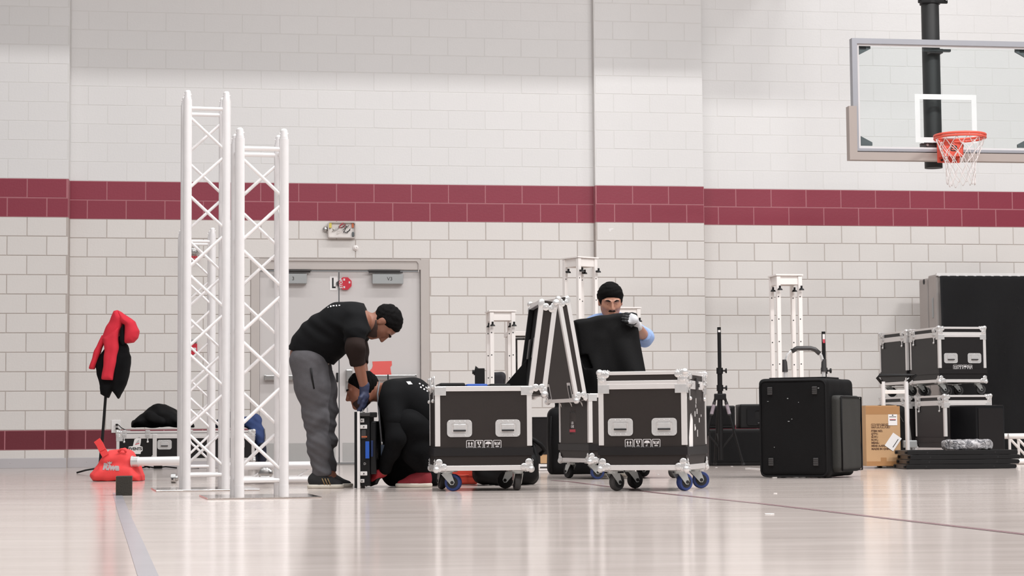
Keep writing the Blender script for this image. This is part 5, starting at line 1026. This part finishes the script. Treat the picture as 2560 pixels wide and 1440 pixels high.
# ---- man bending forward
Y0 = 12.6; g = G(812, 1219); base = Vector((g.x, Y0, 0)); q = lambda px, py, dy=0: np.array(W(px, py, Y0+dy)-base)
pr = person('man in black tee over brown sleeves bending down to a display panel', base)
H = Head(q(961, 806, 0), (1, 0, .12), (.12, 0, -1), 1.0)
tor = [(775, 888), (806, 850), (854, 816), (897, 803)]; tr = [.126, .124, .118, .094]
def torso(S, pts, rs, wid, d=0.0, k=.07):
    for s in (-1, 1): S.chain([q(x, y, s*w_) for (x, y), w_ in zip(pts, wid)], [r+d for r in rs], k)
    S.chain([q(x, y, 0) for x, y in pts], [r+d for r in rs], k); return S
wid1 = [.055, .06, .075, .10]
nearA = [q(889, 806, -.19), q(888, 872, -.29), q(911, 969, -.20)]; farA = [q(893, 806, .19), q(897, 872, .20), q(914, 965, .06)]
legN = [(772, 905, -.09), (782, 970, -.1), (790, 1045, -.1), (797, 1110, -.1), (803, 1172, -.1)]; legF = [(778, 905, .09), (799, 970, .1), (812, 1022, .1), (812, 1100, .12), (818, 1168, .12)]; rl = [.122, .102, .073, .064, .050]
B = torso(SDF(), tor, tr, wid1, -.02); H.face(H.skull(B)); B.cap(q(905, 805), q(945, 808), .062, .056, .03)
for A_ in (nearA, farA): B.chain(A_, [.055, .043, .027], .02)
for L_, s in ((legN, -1), (legF, 1)): B.chain([q(*p) for p in L_], [r-.018 for r in rl], .03); f_ = q(L_[4][0]+18, 1205, L_[4][2]); B.cap(q(*L_[4]), f_, .038, .03, .03)
body = obj('body', B.mesh('body', .0052, clipz(.03)), M_SKIN1, pr)
H.bits(pr, M_HAIR); obj('hair', H.hair(.007, -.045, .078, 1), M_HAIR, pr); obj('beard', H.beard(.0035, -.038), M_STUBBLE, pr)
wrA = wrinkle(.008, 30, 71, [(.5, 0, .8), (.7, .1, .5), (.3, 0, .9)]); hn = nv((.335, 0, .94)); h0 = q(780, 894); nn = nv(q(930, 800)-q(900, 803)); n0 = q(922, 800)
S = torso(SDF(), tor, tr, wid1, .004).cap(q(889, 806, -.17), q(887, 838, -.245), .078, .074, .05).cap(q(893, 806, .17), q(895, 842, .20), .078, .074, .05).cap(q(898, 800), q(925, 795), .085, .07, .05)
sl = nearA[1]-nearA[0]; sl = nv(sl)
def cutA(P, F):
    G_ = np.maximum(F+wrA(P), -((P-h0)@hn)); return np.maximum(np.maximum(G_, (P-n0)@nv(np.array((.96, 0, .28)))), -.045-F*0-(P[..., 2]-q(0, 905)[2])*0-.0)
shirt = obj('tshirt', S.mesh('tshirt', .0062, cutA), M_TSHIRT, pr)
for i in range(5):
    me = bpy.data.meshes.new('print'); bm = BM(); w_ = .007+.003*((i*7) % 3); bmesh.ops.create_grid(bm, x_segments=3, y_segments=3, size=.5, matrix=Matrix.Diagonal((w_, .016+.008*(i % 2), 1, 1))); bm.to_mesh(me); bm.free()
    c = q(812+7.5*i, 745, -.15); obj('back_print', on_surface(me, S, Matrix.Translation(c), (.25, .45, -.8), .003, lambda P, F: F+wrA(P)), M_PRINT, shirt)
wrS = wrinkle(.007, 42, 73, [(0, 0, 1), (.2, .2, .9), (.3, 0, .8)])
for A_, hc in ((nearA, (896, 911, -.25)), (farA, (903, 911, .13))):
    S = SDF().chain([A_[0]*.55+A_[1]*.45, A_[1], q(*hc)], [.060, .058, .047], .03); d_ = nv(A_[2]-A_[1]); e_ = q(*hc); obj('sleeve', S.mesh('sleeve', .006, lambda P, F: np.maximum(F+wrS(P), (P-e_)@d_)), M_BROWNSL, pr)
wrT = wrinkle(.011, 40, 75, [(.3, 0, .9), (.1, .2, .95), (.5, 0, .8)]); t0 = q(775, 866)
S = SDF(); [S.chain([q(*p) for p in L_], rl, .05) for L_ in (legN, legF)]; S.chain([q(*p) for p in legN[3:]], [.062, .054], .03)
def cutT(P, F):
    z = P[..., 2]; amp = np.clip((.72-z)/.4, .2, 1.3); return np.maximum(np.maximum(F+wrT(P)*amp, (P-t0)@hn), q(0, 1196)[2]-z)
tr_ = obj('joggers', S.mesh('joggers', .0062, cutT), M_GREYTR, pr)
S2 = SDF(); [S2.chain([q(*p) for p in L_], rl, .05) for L_ in (legN, legF)]
obj('pocket_zip', path(BM(), [q(777, 920, -.216), q(780, 945, -.212), q(785, 972, -.208)], .006, 6), M_BLACK, tr_, True)
for (hx, tx, dy) in ((786, 846, -.1), (806, 868, .13)): shoe(pr, q(hx, 1200, dy)+np.array((0, 0, 0)), q((hx+tx)/2, 1206, dy), q(tx, 1212, dy), q(hx+15, 1180, dy), [.042, .040, .028], M_SHOEK)
for i in range(3): obj('shoe_stripe', path(BM(), [q(805+7*i, 1196, -.147), q(812+7*i, 1212, -.150)], .0035, 6), mat('gold_stripe', (150, 124, 84), .5), pr, True)
for A_, dyo, sd in ((nearA, -.20, 1), (farA, .06, -1)):
    A, Bf = glove_mesh(A_[2], q(910 if sd > 0 else 915, 990, dyo), (-.08, .0, -1), (.15, sd, 0), (.9, -.2*sd, .1), .078, .017, .55); A.p += Bf.p; A.cap(A_[2]+np.array((0, 0, .012)), A_[2], .033, .03, .01)
    obj('glove', A.mesh('glove', .0035), M_GLOVEB, pr)
# ---- man kneeling
Y0 = 12.72; base = Vector((W(1030, 1210, Y0).x, Y0, 0)); q = lambda px, py, dy=0: np.array(W(px, py, Y0+dy)-base)
pr = person('kneeling man in black with red gloves and red shoes, right of the display panel', base)
H = Head(q(906, 973, -.02), (-.34, 0, .94), (-.94, -.05, -.34), 1.0)
tor = [(982, 991), (1026, 1006), (1072, 1040), (1082, 1075)]; tr = [.102, .122, .130, .125]; wid2 = [.10, .08, .07, .06]
armN = [q(975, 1004, -.20), q(990, 1098, -.27), q(958, 1182, -.16)]; armF = [q(975, 1004, .18), q(970, 1095, .22), q(940, 1176, .02)]
lN = [(1078, 1090, -.11), (1024, 1062, -.19), (1040, 1125, -.17), (1060, 1172, -.16)]; rN = [.115, .098, .084, .056]; lF = [(1072, 1098, .1), (990, 1182, .08), (1040, 1196, .12), (1095, 1200, .14)]; rF = [.115, .082, .062, .05]
B = torso(SDF(), tor, tr, wid2, -.02); H.face(H.skull(B)); B.cap(q(985, 985), q(935, 980, -.01), .066, .058, .03)
for A_ in (armN, armF): B.chain(A_, [.052, .042, .028], .02)
B.chain([q(*p) for p in lN], [r-.02 for r in rN], .03).chain([q(*p) for p in lF], [r-.02 for r in rF], .03).cap(q(1060, 1190, -.16), q(1015, 1209, -.16), .036, .028, .03).cap(q(1095, 1200, .14), q(1110, 1208, .14), .035, .03, .03)
obj('body', B.mesh('body', .0052, clipz(.006)), M_SKIN2, pr); H.bits(pr, M_HAIR); obj('hair', H.hair(.005, -.05, .070, 3), M_HAIR, pr); obj('beard', H.beard(.003, -.045), M_STUBBLE, pr)
wrA = wrinkle(.006, 24, 81, [(.6, 0, .7), (.4, 0, .9), (.8, 0, .4)]); n0 = q(956, 978)
S = torso(SDF(), tor, tr, wid2, .004).cap(q(975, 1004, -.17), q(985, 1050, -.24), .082, .07, .05).cap(q(975, 1004, .16), q(972, 1050, .2), .08, .07, .05).chain([q(985, 1040), q(1005, 1090), q(1040, 1110)], [.10, .10, .1], .06)
shirt = obj('tshirt', S.mesh('tshirt', .0062, lambda P, F: np.maximum(F+wrA(P), (P-n0)@nv((-.98, 0, .2)))), M_TSHIRT, pr)
for ch, px, py, sz in (('E', 1022, 955, .05),):
    obj('back_print', on_surface(split(text_mesh(ch, sz, .004)), S, Matrix.Translation(q(px, 945, -.19)) @ Matrix.Rotation(R(20), 4, 'Z'), (.05, .6, -.75), .003, lambda P, F: F+wrA(P)), M_PRINT, shirt)
rg = random.Random(4)
for i in range(9):
    me = bpy.data.meshes.new('print'); bm = BM(); bmesh.ops.create_grid(bm, x_segments=3, y_segments=3, size=.5, matrix=Matrix.Diagonal((.010, .018+.012*rg.random(), 1, 1))); bm.to_mesh(me); bm.free()
    obj('back_print', on_surface(me, S, Matrix.Translation(q(1050+4.2*i, 955+1.5*i, -.15-.04*(i % 2))), (-.15, .6, -.75), .003, lambda P, F: F+wrA(P)), M_PRINT, shirt)
for A_ in (armN, armF):
    S = SDF().chain([A_[0]*.6+A_[1]*.4, A_[1], A_[1]*.15+A_[2]*.85], [.068, .062, .042], .03); obj('sleeve', S.mesh('sleeve', .0065, lambda P, F: F+wrA(P)), M_TSHIRT, pr)
wrT = wrinkle(.007, 28, 85, [(.3, 0, .9), (.7, .2, .5), (.6, 0, .7)]); S = SDF().chain([q(*p) for p in lN], rN, .05).chain([q(*p) for p in lF], rF, .05)
S.cap(q(1005, 1110), q(1075, 1110), .1, .11, .06)
obj('trousers', S.mesh('trousers', .0065, lambda P, F: np.maximum(np.maximum(F+wrT(P), .002-P[..., 2]), np.where(P[..., 1] < -.05, q(0, 1188)[2]-P[..., 2], -1))), M_BLACKTR, pr)
shoe(pr, q(1062, 1202, -.16), q(1034, 1205, -.16), q(1004, 1212, -.16), q(1060, 1186, -.16), [.044, .044, .030], M_SHOER, .026); shoe(pr, q(1118, 1203, .14), q(1100, 1207, .14), q(1085, 1211, .14), q(1104, 1197, .14), [.036, .034, .026], M_SHOER, .026)
for A_, ax, nr in ((armN, (-1, .1, -.35), (.2, -.7, .6)), (armF, (-1, -.1, -.5), (.1, .7, .6))):
    w_ = A_[2]; A, Bf = glove_mesh(w_, w_+nv(ax)*.045, ax, np.cross(ax, nr), nr, .062, .016, .9, .0105); obj('glove', A.mesh('glove', .0035), M_GLOVER, pr); obj('glove_fingers', Bf.mesh('glove_fingers', .0035), M_GLOVEK, pr)
obj('lanyard', path(BM(), [q(948, 955, -.1), q(944, 985, -.17), q(948, 1040, -.2), q(954, 1106, -.21)], .006, 6), mat('grey_lanyard', (112, 112, 116), .6), pr, True); obj('lanyard_clip', ball(BM(), q(955, 1108, -.21), (.012, .008, .012)), M_STEEL, pr, 'auto'); bx('badge', q(957, 1127, -.21), (.024, .01, .075), mat('slate_badge', (58, 72, 92), .4), pr, .003)
# ---- man behind the cases
Y0 = 15.2; base = Vector((W(1528, 1150, Y0).x, Y0, 0)); q = lambda px, py, dy=0: np.array(W(px, py, Y0+dy)-base)
pr = person('man in light blue shirt and grey gloves standing behind the cases, lifting a cover', base)
H = Head(q(1526, 751, -.02), (.03, -.36, .93), (.10, -.93, -.36), 1.07)
tor = [(1530, 985), (1530, 920), (1528, 860), (1527, 822)]; tr = [.115, .115, .118, .085]
def torso3(S, d):
    for s in (-1, 1): S.chain([q(x+s*w_, y, .08) for (x, y), w_ in zip(tor, (16, 17, 24, 36))], [r+d for r in tr], .07)
    return S.chain([q(x, y, .08) for x, y in tor], [r+d for r in tr], .07)
aR = [q(1572, 812, .06), q(1612, 844, -.12), q(1593, 814, -.50)]; aL = [q(1481, 814, .06), q(1462, 868, -.02), q(1492, 850, -.30)]
B = torso3(SDF(), -.02); H.face(H.skull(B)); B.cap(q(1527, 815, .07), q(1527, 785, .03), .064, .058, .03)
for A_ in (aR, aL): B.chain(A_, [.052, .044, .030], .02)
legs = [[q(1530+s*20, 985, .08), q(1530+s*24, 1080, .06), q(1530+s*24, 1170, .08)] for s in (-1, 1)]
for L_ in legs: B.chain(L_, [.085, .055, .035], .03).cap(L_[2], L_[2]+np.array((0, -.13, -.03)), .035, .03, .03)
obj('body', B.mesh('body', .0052, clipz(.02)), M_SKIN3, pr); H.bits(pr, M_HAIR); obj('hair', H.hair(.018, -.035, .112, 5, -.035, .0045, -.022), M_HAIR, pr)
bm = BM(); path(bm, [H.at(-.027, .086, -.055), H.at(-.012, .098, -.047), H.at(0, .099, -.046), H.at(.012, .098, -.047), H.at(.027, .086, -.055)], [.003, .0062, .005, .0062, .003], 8); obj('moustache', bm, M_HAIR, pr, True)
wrA = wrinkle(.006, 32, 91, [(.5, 0, .7), (.8, 0, .4), (.3, 0, .9)]); n0 = q(1527, 795)
S = torso3(SDF(), .004).cap(q(1495, 812, .07), aL[0], .08, .075, .05).cap(q(1560, 812, .07), aR[0], .08, .075, .05).cap(q(1527, 815, .07), q(1527, 792, .06), .085, .075, .04)
nk = nv((.0, .45, -.9)); obj('shirt', S.mesh('shirt', .0062, lambda P, F: np.maximum(np.maximum(F+wrA(P), -((P-q(1527, 793, .0))@nk)), .0-P[..., 2]+q(0, 985)[2])), M_BLUESH, pr)
for s in (-1, 1): bm = BM(); prism(bm, [(0, 0), (s*.055, .02), (s*.065, .055), (s*.02, .05)], .008, Matrix.Translation(q(1527+s*5, 803, -.03)) @ Matrix.Rotation(R(s*18), 4, 'Z')); obj('collar', bm, M_BLUESH, pr)
for A_ in (aR, aL):
    e_ = A_[1]*.72+A_[2]*.28; d_ = nv(A_[2]-A_[1]); SS = SDF().chain([A_[0], A_[1], e_], [.072, .066, .056], .03); obj('sleeve', SS.mesh('sleeve', .006, lambda P, F: np.maximum(F+wrA(P), np.where((P-A_[1])@d_ > 0, (P-e_)@d_, -1))), M_BLUESH, pr)
S = SDF(); [S.chain(L_, [.105, .08, .062], .05) for L_ in legs]; obj('trousers', S.mesh('trousers', .008, lambda P, F: np.maximum(np.maximum(F, P[..., 2]-q(0, 970)[2]), .05-P[..., 2])), M_BLACKTR, pr)
for L_ in legs: c = L_[2]; shoe(pr, np.array((c[0], c[1]+.03, .045)), np.array((c[0], c[1]-.06, .042)), np.array((c[0], c[1]-.15, .036)), c, [.040, .042, .032], M_SHOEK)
for A_, pc, ax, sd, nr in ((aR, q(1585, 799, -.60), (-.9, -.2, .25), (.25, .1, .95), (.25, -.93, .1)), (aL, q(1500, 838, -.36), (.7, -.2, .3), (.2, .1, .9), (0, -.9, .1))):
    if A_ is aL: pc = A_[2]+np.array((.03, .03, .02)); ax = (.6, .2, .3)
    A, Bf = glove_mesh(A_[2], pc, ax, sd, nr, .07, .019, .7, .0112); A.cap(A_[2], A_[2]*.9+A_[1]*.1, .034, .033, .01); obj('glove', A.mesh('glove', .0035), M_GLOVEW, pr); obj('glove_fingers', Bf.mesh('glove_fingers', .0035), M_GLOVEK, pr)
